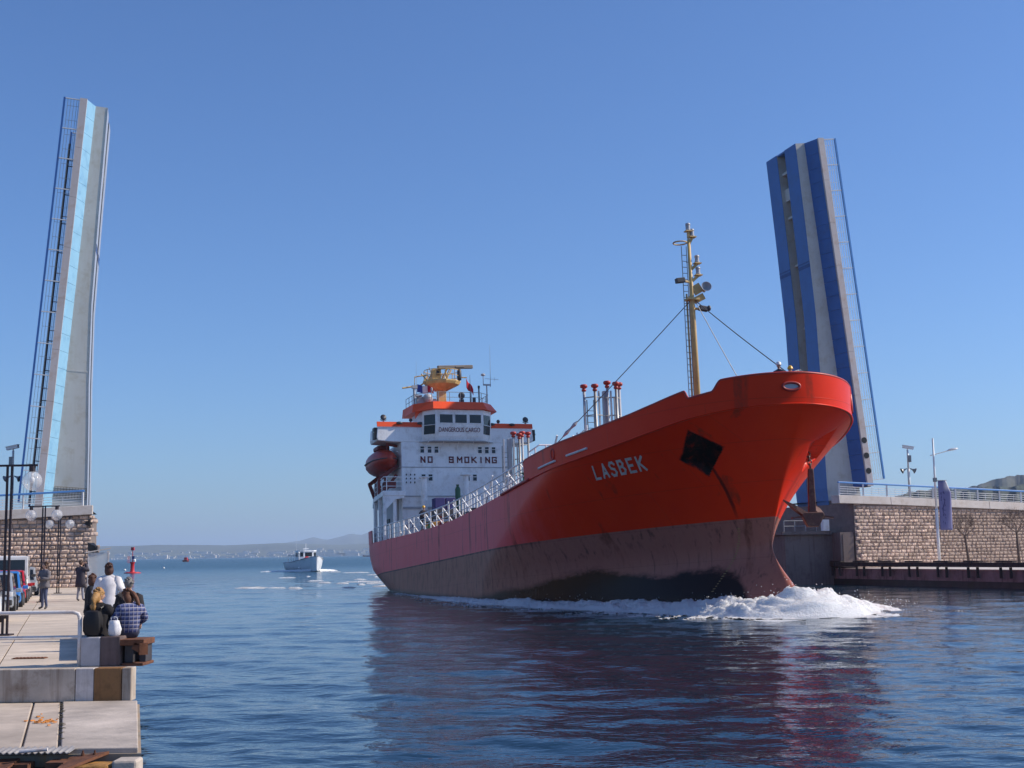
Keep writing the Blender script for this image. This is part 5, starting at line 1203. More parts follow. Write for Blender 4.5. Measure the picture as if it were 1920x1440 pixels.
RAD = dict(pelvis=(.155, .12), waist=(.14, .105), chest=(.165, .115), nb=(.105, .085), neck=(.052, .055), head=(.05, .055))
for n_ in 'LR': RAD.update({'sh'+n_: (.078, .075), 'el'+n_: (.055, .055), 'wr'+n_: (.038, .038), 'hip'+n_: (.095, .1), 'kn'+n_: (.065, .065), 'an'+n_: (.045, .05), 'to'+n_: (.042, .035)})
def person(label, loc, rotz, top, legs, hair, pose=None, k=1.0, puff=1.0, coat=None, hairstyle='short', headturn=0.0, tilt=0.0, helmet=None, group=None, shoes=None, extra=None, topmat=None):
    J = {a_: Vector(c_) for a_, c_ in BASE.items()}
    for a_, c_ in (pose or {}).items(): J[a_] = Vector(c_)
    names = list(J); me = bpy.data.meshes.new('body'); me.from_pydata([J[n_] for n_ in names], [(names.index(a_), names.index(c_)) for a_, c_ in EDG], [])
    o = bpy.data.objects.new('body', me); COL.objects.link(o)
    md = o.modifiers.new('skin', 'SKIN'); md.use_smooth_shade = True; sd = me.skin_vertices[0].data
    for i, n_ in enumerate(names):
        f_ = puff if n_[:2] in ('wa', 'ch', 'sh', 'el', 'nb', 'pe') or n_[:2] == 'wr' else 1.0
        sd[i].radius = (RAD[n_][0]*f_, RAD[n_][1]*f_); sd[i].use_root = n_ == 'pelvis'
    o.modifiers.new('sub', 'SUBSURF').levels = 1; o.modifiers['sub'].render_levels = 1
    dg = bpy.context.evaluated_depsgraph_get(); nm = bpy.data.meshes.new_from_object(o.evaluated_get(dg)); bpy.data.objects.remove(o)
    mb = MB(); mb._add([v_.co.copy() for v_ in nm.vertices], [tuple(p.vertices) for p in nm.polygons])
    zone = {n_: 0 for n_ in names}
    mats = [topmat or cloth(top), cloth(legs), m_skin, shoes or m_shoe]
    segs = [(J[a_], J[c_], (2 if 'head' in (a_, c_) else 0 if a_[:2] in ('pe', 'wa', 'ch', 'nb', 'sh', 'el') and c_[:3] != 'hip' else 3 if c_[:2] == 'to' else 1)) for a_, c_ in EDG]
    V = np.array([tuple(v_) for v_ in mb.v]); sg = [(np.array(a_), np.array(c_), m_) for a_, c_, m_ in segs]
    for fi, f_ in enumerate(mb.f):
        c_ = V[list(f_)].mean(0); best = (9, 0)
        for a_, e_, m_ in sg:
            t_ = np.clip(np.dot(c_-a_, e_-a_)/np.dot(e_-a_, e_-a_), 0, 1); dist = np.linalg.norm(c_-a_-(e_-a_)*t_)
            if dist < best[0]: best = (dist, m_)
        mb.m[fi] = best[1]
    hc = J['head'] + Vector((0, .01, .045)); Hr = rz(headturn) @ rx(tilt)
    mb.k = 2; mb.ball(hc, 1, 14, 10, (.076, .094, .115), Hr)
    mb.ball(hc + Hr @ Vector((0, .098, -.012)), .016, 6, 5, (.8, 1, 1.5), Hr)
    for s in (-1, 1): mb.ball(hc + Hr @ Vector((s*.078, -.005, -.01)), .022, 6, 5, (.4, .8, 1.3), Hr)
    mb.ball(hc + Hr @ Vector((0, .083, -.055)), .02, 6, 4, (1.2, .5, .35), Hr)
    for n_ in 'LR':
        w_, e_ = J['wr'+n_], J['el'+n_]; d = (w_-e_).normalized(); sgn = -1 if n_ == 'L' else 1
        side = d.cross(Vector((0, 1, 0))); side = side.normalized() if side.length > .1 else Vector((1, 0, 0)); pn = side.cross(d)
        Rm = Matrix((side, pn, d)).transposed()
        mb.ball(w_+d*.055, 1, 8, 6, (.040, .020, .058), Rm)
        for q in range(4):
            b0 = w_ + d*.095 + side*(-.027+.018*q); L_ = (.062, .072, .068, .052)[q]
            mb.tube([b0, b0+d*L_*.5+pn*.008, b0+d*L_*.85+pn*.03], [.0095, .009, .007], 5)
        mb.tube([w_+d*.03-side*.03*sgn, w_+d*.06-side*.055*sgn, w_+d*.09-side*.055*sgn+pn*.015], [.012, .011, .008], 5)
    root = thing('person', label, 'person', loc, rotz, group); root.scale = (k, k, k)
    mb.build('body', mats, root, smooth=True)
    eye = MB()
    for s in (-1, 1): eye.ball(hc + Hr @ Vector((s*.03, .082, .012)), .011, 6, 4, (1.3, .6, .7), Hr)
    eye.build('eyes', m_black, root)
    if helmet:
        h_ = MB(); h_.lathe([(.125, .0), (.135, .005), (.112, .03), (.108, .08), (.075, .135), (.02, .155)], 16, hc+Hr @ Vector((0, 0, .03)), Hr); h_.build('helmet', helmet, root, smooth=True)
    if hair:
        m_h = mat('hair', hair, .6, var=.4, sc=14, bmp=.01, world=False); h_ = MB()
        h_.ball(hc + Hr @ Vector((0, -.018, .022)), 1, 14, 9, (.090, .100, .112), Hr)
        rq_ = random.Random(len(label))
        for q in range(40):
            th_, ph_ = rq_.uniform(0, 6.28), rq_.uniform(.0, 1.5); h_.ball(hc + Hr @ Vector((.088*math.sin(ph_)*math.cos(th_), -.018+.098*math.sin(ph_)*math.sin(th_)-.012, .022+.108*math.cos(ph_))), rq_.uniform(.014, .028), 6, 4)
        if hairstyle != 'short':
            h_.ball(hc + Hr @ Vector((0, -.05, -.06)), 1, 12, 8, (.098, .07, .12), Hr)
        if hairstyle == 'bushy':
            rr_ = random.Random(1)
            for q in range(26): h_.ball(hc + Hr @ Vector((rr_.uniform(-.1, .1), rr_.uniform(-.11, .03), rr_.uniform(-.12, .12))), rr_.uniform(.03, .06), 7, 5)
        if hairstyle == 'bob':
            for s in (-1, 1): h_.ball(hc + Hr @ Vector((s*.065, -.02, -.04)), 1, 8, 6, (.04, .07, .09), Hr)
        if hairstyle == 'long':
            h_.tube([hc + Hr @ Vector(c_) for c_ in ((.02, -.07, .02), (.05, -.115, -.10), (.075, -.14, -.22), (.10, -.13, -.31))], [.075, .07, .06, .03], 9)
        if hairstyle == 'tail':
            h_.tube([hc + Hr @ Vector(c_) for c_ in ((.02, -.08, .05), (.06, -.13, .0), (.09, -.15, -.10), (.11, -.15, -.22), (.12, -.14, -.30))], [.04, .045, .042, .035, .012], 9)
        h_.build('hair', m_h, root, smooth=True)
    if coat:
        c_ = coat; g = MB(); P, C_, N_ = J['pelvis'], J['chest'], J['nb']; sw = c_.get('w', 1.0)
        ctr = [P + (P-J['waist'])*0 + Vector((0, 0, c_['hem']-P.z)), P.lerp(P + Vector((0, 0, c_['hem']-P.z)), .4), P, J['waist'], C_, N_+Vector((0, 0, -.02)), N_+Vector((0, 0, .055))]
        rd = [(.225, .175), (.215, .165), (.20, .155), (.185, .145), (.215, .15), (.155, .115), (.075, .075)]
        g.loft([[q + Vector((a_*sw*math.cos(th)*(1+.03*math.sin(5*th+i)), b_*sw*math.sin(th), .012*math.sin(3*th+i*2))) for th in np.linspace(0, 2*math.pi, 19)[:-1]] for i, (q, (a_, b_)) in enumerate(zip(ctr, rd))])
        for n_ in 'LR': g.tube([J['nb'].lerp(J['sh'+n_], .75), J['sh'+n_], J['sh'+n_].lerp(J['el'+n_], .5), J['el'+n_], J['el'+n_].lerp(J['wr'+n_], .55), J['wr'+n_]], [.09*sw, .098*sw, .085*sw, .075*sw, .066*sw, .06*sw], 10)
        oc = g.build('coat', cloth(c_['col']), root, smooth=True)
    if extra: extra(root, J)
    return root
ATZ = lambda px, Y, z=ZQ: Vector((survey(px, 1050, Y=Y).x, Y, z))
UPV = R(0)
# standing on the quay
person('woman in a grey jacket and jeans standing with arms folded by the cars', ATZ(85, 49.6), R(150), (.16, .145, .16), (.075, .09, .16), (.10, .05, .03), k=.975, puff=1.2, hairstyle='bushy',
       pose=dict(elL=(-.27, .06, 1.14), wrL=(-.06, .24, 1.16), elR=(.27, .06, 1.13), wrR=(.07, .23, 1.12), knL=(-.12, .05, .5), anL=(-.14, .0, .09), toL=(-.2, .15, .035), knR=(.12, -.02, .5), anR=(.16, -.06, .09), toR=(.22, .08, .035)), coat=dict(col=(.155, .14, .15), hem=.80, w=1.02))
def cam_in_hand(root, J):
    m_ = MB(); c_ = J['wrL'].lerp(J['wrR'], .5) + Vector((0, .09, .05)); m_.box(c_, (.14, .06, .09)); m_.lathe([(.035, 0), (.032, .06)], 10, c_+Vector((0, .03, 0)), rx(R(-90))); m_.build('camera', m_black, root)
person('man in a long dark overcoat raising a camera beside the stone abutment', ATZ(152, 58.6), R(-25), (.045, .038, .048), (.30, .30, .34), (.11, .06, .04), k=1.0, puff=1.12,
       pose=dict(elL=(-.30, .10, 1.30), wrL=(-.08, .22, 1.58), elR=(.32, .08, 1.33), wrR=(.08, .22, 1.58), anL=(-.16, 0, .09), toL=(-.19, .15, .035), anR=(.15, .02, .09), toR=(.19, .17, .035)), coat=dict(col=(.05, .042, .055), hem=.62, w=1.08), extra=cam_in_hand)
person('woman in a white coat and brown skirt with her back turned at the quay edge', ATZ(205, 30.2), R(8), (.70, .66, .66), (.17, .13, .12), (.06, .018, .010), k=.965, puff=1.25, hairstyle='bob', coat=dict(col=(.74, .70, .70), hem=.70, w=1.15),
       pose=dict(elL=(-.30, -.02, 1.12), wrL=(-.20, .16, .95), elR=(.33, -.04, 1.10), wrR=(.24, .15, 1.02)),
       extra=lambda root, J: MB().loft([[Vector((a_*math.cos(th), a_*.72*math.sin(th), z)) for th in np.linspace(0, 2*math.pi, 17)[:-1]] for a_, z in ((.20, .80), (.215, .55), (.225, .33))]).build('skirt', cloth((.17, .13, .12)), root, smooth=True))
def sit(seat, **kw):
    dz = seat+.10-.95; P = {n_: (c_[0], c_[1], c_[2]+dz) for n_, c_ in BASE.items() if n_[:2] in ('pe', 'wa', 'ch', 'nb', 'ne', 'he', 'sh', 'el', 'wr', 'hi')}
    for s, n_ in ((-1, 'L'), (1, 'R')): P.update({'hip'+n_: (s*.1, .04, seat+.09), 'kn'+n_: (s*.13, .46, seat+.06), 'an'+n_: (s*.13, .48, max(.09, seat-.36)), 'to'+n_: (s*.14, .64, max(.035, seat-.42))})
    P.update(kw); return P
ST = .49
def backpack(root, J):
    m_ = MB(); c_ = J['chest'] + Vector((0, -.21, -.12)); m_.loft([[c_ + Vector((x*w_, y*d_-.0, z)) for x, y in ((-1, .8), (-1, -.6), (-.6, -1), (.6, -1), (1, -.6), (1, .8))] for w_, d_, z in ((.13, .08, -.24), (.165, .11, -.16), (.165, .12, .05), (.13, .09, .19), (.06, .04, .22))]); m_.build('backpack', mat('black_leather', (.008, .007, .009), .6, var=.3), root, smooth=True, auto=35)
    for s in (-1, 1): m_ = MB(); m_.tube([J['nb'] + Vector((s*.11, -.12, -.02)), J['nb'] + Vector((s*.14, -.02, .04)), J['chest'] + Vector((s*.15, .14, 0)), J['waist'] + Vector((s*.17, .02, .02))], .02, 6); m_.build('shoulder_strap', m_black, root)
blk = ATZ(189, 23.25, ZQ)
person('blonde person in black with a leather backpack seated on the concrete block', (blk.x-.03, 23.30, ZQ), R(-12), (.012, .011, .012), (.02, .018, .022), (.42, .22, .07), pose=sit(ST/.91-.03, elL=(-.25, .02, .98), wrL=(-.15, .25, .83), elR=(.27, .08, .93), wrR=(.12, .30, .81)), k=.91, puff=1.25, hairstyle='long', coat=dict(col=(.014, .012, .014), hem=.50, w=1.05), headturn=R(-35), tilt=R(-8), extra=backpack)
m_plaid, t, b = _nodes('plaid_cloth'); s3p = t.nodes.new('ShaderNodeSeparateXYZ'); t.links.new(coords(t, (1, 1, 1), False), s3p.inputs[0])
def stripes(src, f_, wdt, ph=0.0): return mth(t, 'LESS_THAN', mth(t, 'FRACT', mth(t, 'ADD', mth(t, 'MULTIPLY', src, f_), ph)), wdt)
c_ = mixc(t, mth(t, 'MULTIPLY', stripes(s3p.outputs[2], 13.0, .45), .75), (.035, .05, .15), (.16, .19, .36))
c_ = mixc(t, mth(t, 'MULTIPLY', stripes(s3p.outputs[0], 13.0, .42), .45), c_, (.02, .025, .08)); c_ = mixc(t, mth(t, 'MULTIPLY', stripes(s3p.outputs[2], 13.0, .13, .62), .8), c_, (.55, .50, .50)); c_ = mixc(t, mth(t, 'MULTIPLY', stripes(s3p.outputs[0], 13.0, .12, .66), .7), c_, (.45, .42, .46))
t.links.new(c_, b.inputs['Base Color']); b.inputs['Roughness'].default_value = .9
person('person in a blue plaid shirt with a reddish ponytail seated by the rusty beam', (ATZ(243, 23.3).x, 23.42, ZQ), R(28), (.1, .1, .3), (.05, .06, .10), (.13, .045, .018), topmat=m_plaid, puff=1.42, hairstyle='tail', headturn=R(20), tilt=R(-22),
       pose=sit(ST-.02, head=(-.05, .10, 1.20), neck=(-.02, .05, 1.11), nb=(0, .01, 1.04), elL=(-.33, .0, .80), wrL=(-.22, .12, .56), elR=(.30, .08, .82), wrR=(.15, .28, .72)), k=.93)
person('grey-haired man in a dark jacket seated behind the plaid shirt', (ATZ(243, 27.0).x, 27.0, ZQ), R(25), (.02, .017, .02), (.03, .03, .035), (.20, .18, .17), pose=sit(.50), k=1.0, puff=1.2, coat=dict(col=(.025, .022, .024), hem=.50, w=1.05), headturn=R(-20))
def shades(root, J): 
    m_ = MB(); h_ = J['head'] + Vector((0, .01, .06)); Hr = rz(R(60)); m_.box(h_ + Hr @ Vector((0, .092, 0)), (.14, .02, .04), Hr); m_.build('sunglasses', m_black, root)
person('dark-coated person with sunglasses seated beside the woman in white', (ATZ(173, 32.0).x, 32.0, ZQ), R(-70), (.018, .016, .02), (.03, .03, .03), (.09, .03, .015), pose=sit(.55), k=.99, puff=1.15, hairstyle='bob', coat=dict(col=(.02, .018, .02), hem=.55, w=1.05), headturn=R(60), extra=shades)
person('pale figure standing behind the glass shelter at the end of the quay', ATZ(178, 72), R(120), (.30, .24, .22), (.20, .18, .20), (.15, .07, .05), k=.98, puff=1.1)
bag = thing('shopping_bag', 'white plastic bag between the two people on the block', 'bag', (ATZ(216, 23.1).x, 23.12, ZQ+ST))
rr = random.Random(3); mb = MB(); mb.loft([[Vector((a_*math.cos(th)*(1+.18*math.sin(3*th+z*9)), a_*.6*math.sin(th)*(1+.15*math.sin(4*th)), z)) for th in np.linspace(0, 2*math.pi, 15)[:-1]] for a_, z in ((.06, .0), (.10, .03), (.115, .12), (.09, .20), (.075, .27))], cap=True); mb.build('sack', mat('white_plastic', (.82, .80, .80), .4, var=.08, sc=8, bmp=.01), bag, smooth=True)
for s in (-1, 1): mb = MB(); mb.tube([(s*.05, 0, .26), (s*.055, 0, .31), (0, .01, .33), (0, 0, .30)], .008, 5); mb.build('handle', m_white, bag)
# crew
hw_, hy_ = mat('white_helmet', (.78, .78, .76), .3, var=.05), mat('yellow_helmet', (.75, .40, .02), .35, var=.08)
def crew(label, x, y, z, rot, top, helmet, **kw):
    p = SW(x, y, z); return person(label, p, rot, top, (.03, .035, .06), None, helmet=helmet, puff=1.2, **kw)
crew('crewman in a white helmet looking over the bow rail', 50.05, .25, 6.30, R(150), (.03, .035, .06), hw_)
crew('crewman in a yellow helmet ducking behind the bow rail', 50.15, .72, 6.12, R(170), (.035, .03, .05), hy_)
crew('crewman in a yellow helmet leaning on the stern deck rail', 10.3, -5.35, 3.95, R(200), (.03, .025, .035), hy_, pose=dict(elL=(-.27, .12, 1.15), wrL=(-.12, .32, 1.10), elR=(.27, .12, 1.15), wrR=(.12, .32, 1.10)))
rp = ship_thing('rope_heap', 'pale mooring rope heaped on the bow beside the crew', 'rope', (50.6, 1.1, 7.25)); rr = random.Random(4)
mb = MB(); mb.tube([Vector((rr.uniform(-.25, .25)+.15*math.sin(k), -.55+k*.045+rr.uniform(-.1, .1), .18*math.exp(-((k-7)/7)**2)+.22*(1-k/30)+rr.uniform(-.05, .05))) for k in range(30)], .05, 6); mb.build('coil', m_rope, rp, smooth=True)
# ================================================================== quay furniture
m_lampm = mat('dark_brown_lamp_paint', (.030, .018, .022), .5, var=.3)
m_globe, t, b = _nodes('lamp_globe'); n0 = noise(t, coords(t, (1, 1, 1), False), 6, 3); t.links.new(mixc(t, n0, (.75, .74, .76), (.92, .92, .93)), b.inputs['Base Color'])
b.inputs['Alpha'].default_value = .34; b.inputs['Roughness'].default_value = .08; b.inputs['Coat Weight'].default_value = .6
def quay_lamp(label, base):
    root = thing('globe_lamp', label, 'street lamp', base, 0, 'twin globe lamps along the left quay'); H_ = 4.12
    for s in (-.055, .055): mb = MB(); mb.box((s, 0, H_/2), (.045, .06, H_)); mb.build('post', m_lampm, root)
    mb = MB(); mb.box((0, 0, H_), (1.36, .07, .05)); mb.build('crossbar', m_lampm, root)
    mb = MB(); mb.box((0, 0, .02), (.34, .34, .04)); mb.box((0, 0, .95), (.16, .07, .04)); mb.build('base_plate', m_lampm, root)
    for s in (-1, 1):
        mb = MB(); mb.tube([(s*.555, 0, H_-.02), (s*.555, 0, H_-.16)], .075, 10); mb.build('lamp_holder', m_lampm, root)
        mb = MB(); mb.ball((s*.555, 0, H_-.385), .24, 24, 16); gl = mb.build('globe', m_globe, root, smooth=True)
        mb = MB(); mb.tube([(s*.555, 0, H_-.16), (s*.555, 0, H_-.30)], .03, 8); mb.ball((s*.555, 0, H_-.36), .065, 10, 8, (1, 1, 1.3)); mb.build('bulb', m_white, gl, smooth=True)
    return root
for lbl, px, py, Y in (('nearest twin globe lamp, cut off at the left edge of the picture', 13, 1187, 32.8), ('twin globe lamp behind the woman in grey, middle one of the row', 80, 1126, 58), ('farthest twin globe lamp in front of the stone abutment', 110, 1110, 73)):
    quay_lamp(lbl, ATZ(px, Y))
fence = thing('quay_fence', 'white tubular barrier along the front edge of the upper quay', 'barrier', (ATZ(153, 23.05).x, 23.05, ZQ))
m_fence = mat('chalky_white_rail', (.70, .66, .64), .55, var=.12, sc=4, grime=(.40, .25, .16), gs=3)
for z in (.91, .49):
    mb = MB(); pts = [(-9, 0, z-.0), (-.12, 0, z), (-.03, 0, z-.03), (0, 0, z-.12)] if z > .6 else [(-9, 0, z), (0, 0, z)]
    mb.tube(pts, .034, 10); mb.build('rail', m_fence, fence, smooth=True)
for x in (0, -2.2, -4.4, -6.6): mb = MB(); mb.tube([(x, 0, 0), (x, 0, .85)], .034, 10); mb.build('fence_post', m_fence, fence, smooth=True)
bk = thing('concrete_block', 'low concrete mooring block with a stained right half that people sit on', 'block', (ATZ(191.5, 22.98).x, 23.02, ZQ))
mb = MB(); mb.box((-.17, .22, ST/2), (.33, .5, ST)); mb.build('pale_half', mat('pale_block', (.50, .47, .47), .85, var=.2, sc=4, grime=(.33, .27, .25), bmp=.01, world=False), bk, bevel=.02)
mb = MB(); mb.box((.165, .222, ST/2+.003), (.335, .5, ST)); mb.build('stained_half', mat('stained_block', (.16, .11, .10), .7, var=.35, sc=3, grime=(.05, .03, .025), streak=.7, world=False), bk, bevel=.015)
sb_ = thing('rusty_fender_beam', 'rusty steel beam end jutting over the water beside the block', 'beam', (ATZ(252, 23.0).x, 23.05, ZQ))
mb = MB(); mb.box((-.02, .30, .39), (.42, .7, .10)); mb.box((.0, .30, .02), (.36, .7, .05)); mb.build('flange', m_rust, sb_, bevel=.01)
mb = MB(); mb.box((-.1, .36, .2), (.14, .55, .30)); mb.box((.10, .42, .2), (.1, .4, .3)); mb.build('web', m_steel, sb_)
mb = MB(); mb.box((.16, .02, .28), (.14, .14, .2), rz(.4)); mb.box((.08, 0.0, .3), (.16, .1, .12), ry(.5)); mb.build('torn_plate', m_rust, sb_)
lg = thing('edge_ledge', 'low dark concrete ledge along the quay edge behind the seated people', 'ledge', tuple(edge_pt(24.2)+Vector((0, 0, ZQ))), math.atan2(EA.y, EA.x))
mb = MB(); mb.box((4.6, .32, .24), (8.4, .5, .48)); mb.build('ledge_block', m_conc, lg, bevel=.03)
gp = survey(56, 1235, z=ZQ); dr = thing('drain_cover', 'long rusty drain cover set in the upper quay near the barrier', 'drain cover', (gp.x, gp.y, ZQ+.003))
mb = MB(); mb.box((0, 0, .006), (.60, .22, .012)); mb.build('frame', m_rust, dr)
for k in range(9): mb = MB(); mb.box((-.26+k*.065, 0, .016), (.035, .18, .012)); mb.build('bar', m_rust, dr)
# rusty wreckage below the landing edge
wk = thing('rusty_ladder_frame', 'rusty steel frame with bolted plates below the landing edge', 'steel frame', (survey(60, 1420, Y=16.8).x, 16.78, 0))
X_ = lambda px: (px-60)*16.8/2500
for a_, c_ in ((34, 60), (94, 128)): mb = MB(); mb.box(((X_(a_)+X_(c_))/2, 0, .12), (X_(c_)-X_(a_), .25, .84)); mb.build('post', m_rust, wk)
mb = MB(); mb.box((X_(112), -.05, .52), (.22, .3, .09)); mb.build('crosshead', m_rust, wk)
mb = MB(); mb.prism([(X_(124), .12, .55), (X_(192), .22, .60), (X_(145), -.45, .50), (X_(126), -.45, .48)], (0, 0, .035)); pl_ = mb.build('bolted_plate', m_rust, wk)
for px in (148, 170): mb = MB(); mb.lathe([(.022, 0), (.022, .03), (.012, .03), (.012, .06)], 8, (X_(px), .12, .60)); mb.build('bolt', m_rust, pl_)
mb = MB(); mb.prism([(X_(-6), .1, .545), (X_(33), .12, .55), (X_(33), -.3, .50), (X_(-6), -.3, .46)], (0, 0, .03)); mb.build('bolted_plate', m_rust, wk)
mb = MB(); mb.box((X_(72), .24, .0), (1.3, .1, .9)); mb.build('recess_dark_plate', m_black, wk)  # black sheet painting the dark of the recess behind the posts
cs = thing('corrugated_sheet', 'pale corrugated metal sheet laid along the edge of the lower landing', 'metal sheet', (survey(68, 1405, Y=16.98).x, 16.98, 0))
A = np.zeros((3, 120, 3))
for j in range(120):
    x = -.62+1.09*j/119
    for i in range(3): A[i, j] = (x, .12-.16*i, ZL+.03-.012*i + .013*math.sin(j*.74))
mb = MB(); mb.grid(A); o = mb.build('sheet', mat('galvanised_sheet', (.34, .32, .31), .5, var=.25, sc=5, grime=(.25, .17, .13), metal=.2), cs, smooth=True); o.modifiers.new('s', 'SOLIDIFY').thickness = .008
mb = MB(); mb.tube([(-.12, -.24, ZL+.03), (.22, -.23, ZL+.05)], .022, 8); mb.build('tie_rod', m_fence, cs)
cb = thing('corner_stone', 'weathered corner stone with orange rust stains at the landing front', 'stone', (survey(205, 1425, Y=16.8).x, 16.78, 0))
m_or = mat('rust_stained_stone', (.40, .20, .05), .8, var=.6, sc=5, grime=(.13, .05, .02), bmp=.02, gs=4)
mb = MB(); mb.loft([[Vector((x, y, z)) for x, y in ((-.36, -.28), (.06, -.22), (.1, .12), (-.34, .12))] for z in (-.6, .45, .53)] ); mb.build('stained_block', m_or, cb, bevel=.04)
mb = MB(); mb.loft([[Vector((x, y, z)) for x, y in ((.09, -.20), (.385, -.16), (.385, .15), (.09, .15))] for z in (-.6, .5, .575)] ); mb.build('pale_block', m_land2, cb, bevel=.03)
rc = thing('rope_coil', 'blue and white rope coil in the lower left corner', 'rope', (survey(5, 1440, Y=16.1).x, 16.1, .40)); m_brope = mat('blue_white_rope', (.36, .42, .52), .85, var=.5, sc=40, world=False)
for k in range(7): mb = MB(); r_ = .10+.016*k; mb.tube([(r_*math.cos(a_), r_*.8*math.sin(a_), .02*(6-k)+.01*math.sin(3*a_)) for a_ in np.linspace(0, 2*math.pi, 25)], .012, 6, cap=False); mb.build('turn', m_brope, rc)
mb = MB(); mb.box((0, 0, -.2), (.5, .4, .38)); mb.build('rope_box', m_rust, rc)
# glass shelter at the end of the quay
sp = ATZ(186, 70.5); sh = thing('glass_shelter', 'small glass shelter with a slanted pale roof beside the abutment', 'shelter', sp, math.atan2(EA.y, EA.x)-R(90))
m_gl, t, b = _nodes('shelter_glass'); t.links.new(mixc(t, noise(t, coords(t, (1, 1, 1), False), 2, 3), (.60, .66, .70), (.75, .78, .80)), b.inputs['Base Color']); b.inputs['Alpha'].default_value = .35; b.inputs['Roughness'].default_value = .08
for x, y in ((-.55, -1), (.45, -1), (-.55, 1), (.45, 1)): mb = MB(); mb.box((x, y, 1.12), (.05, .05, 2.24)); mb.build('post', m_fence, sh)
for x, y, dx, dy in ((-.05, -1, .94, .02), (.45, 0, .02, 1.94), (-.05, 1, .94, .02)): mb = MB(); mb.box((x, y, 1.15), (dx, dy, 2.0)); mb.build('glass_pane', m_gl, sh)
mb = MB(); mb.prism([(-.7, -1.1, 2.12), (.55, -1.1, 2.34), (.55, -1.1, 2.40), (-.7, -1.1, 2.18)], (0, 2.2, 0)); mb.build('roof', m_cap, sh)
for lbl, px, py, Y, az in (('black loudspeaker on the channel corner of the left abutment', 164.5, 981, 88.2, 0), ('black horn loudspeaker above the glass shelter roof', 177, 1027, 70.5, R(160))):
    p = survey(px, py, Y=Y); o = thing('loudspeaker', lbl, 'loudspeaker', p, az); mb = MB(); mb.loft([[Vector((x, y*w_, z*w_)) for y, z in ((-1, -1), (1, -1), (1, 1), (-1, 1))] for x, w_ in ((-.12, .1), (.02, .14), (.22, .26))]); mb.build('horn', m_black, o); mb = MB(); mb.box((-.16, 0, -.1), (.12, .1, .3)); mb.build('bracket', m_steel, o)
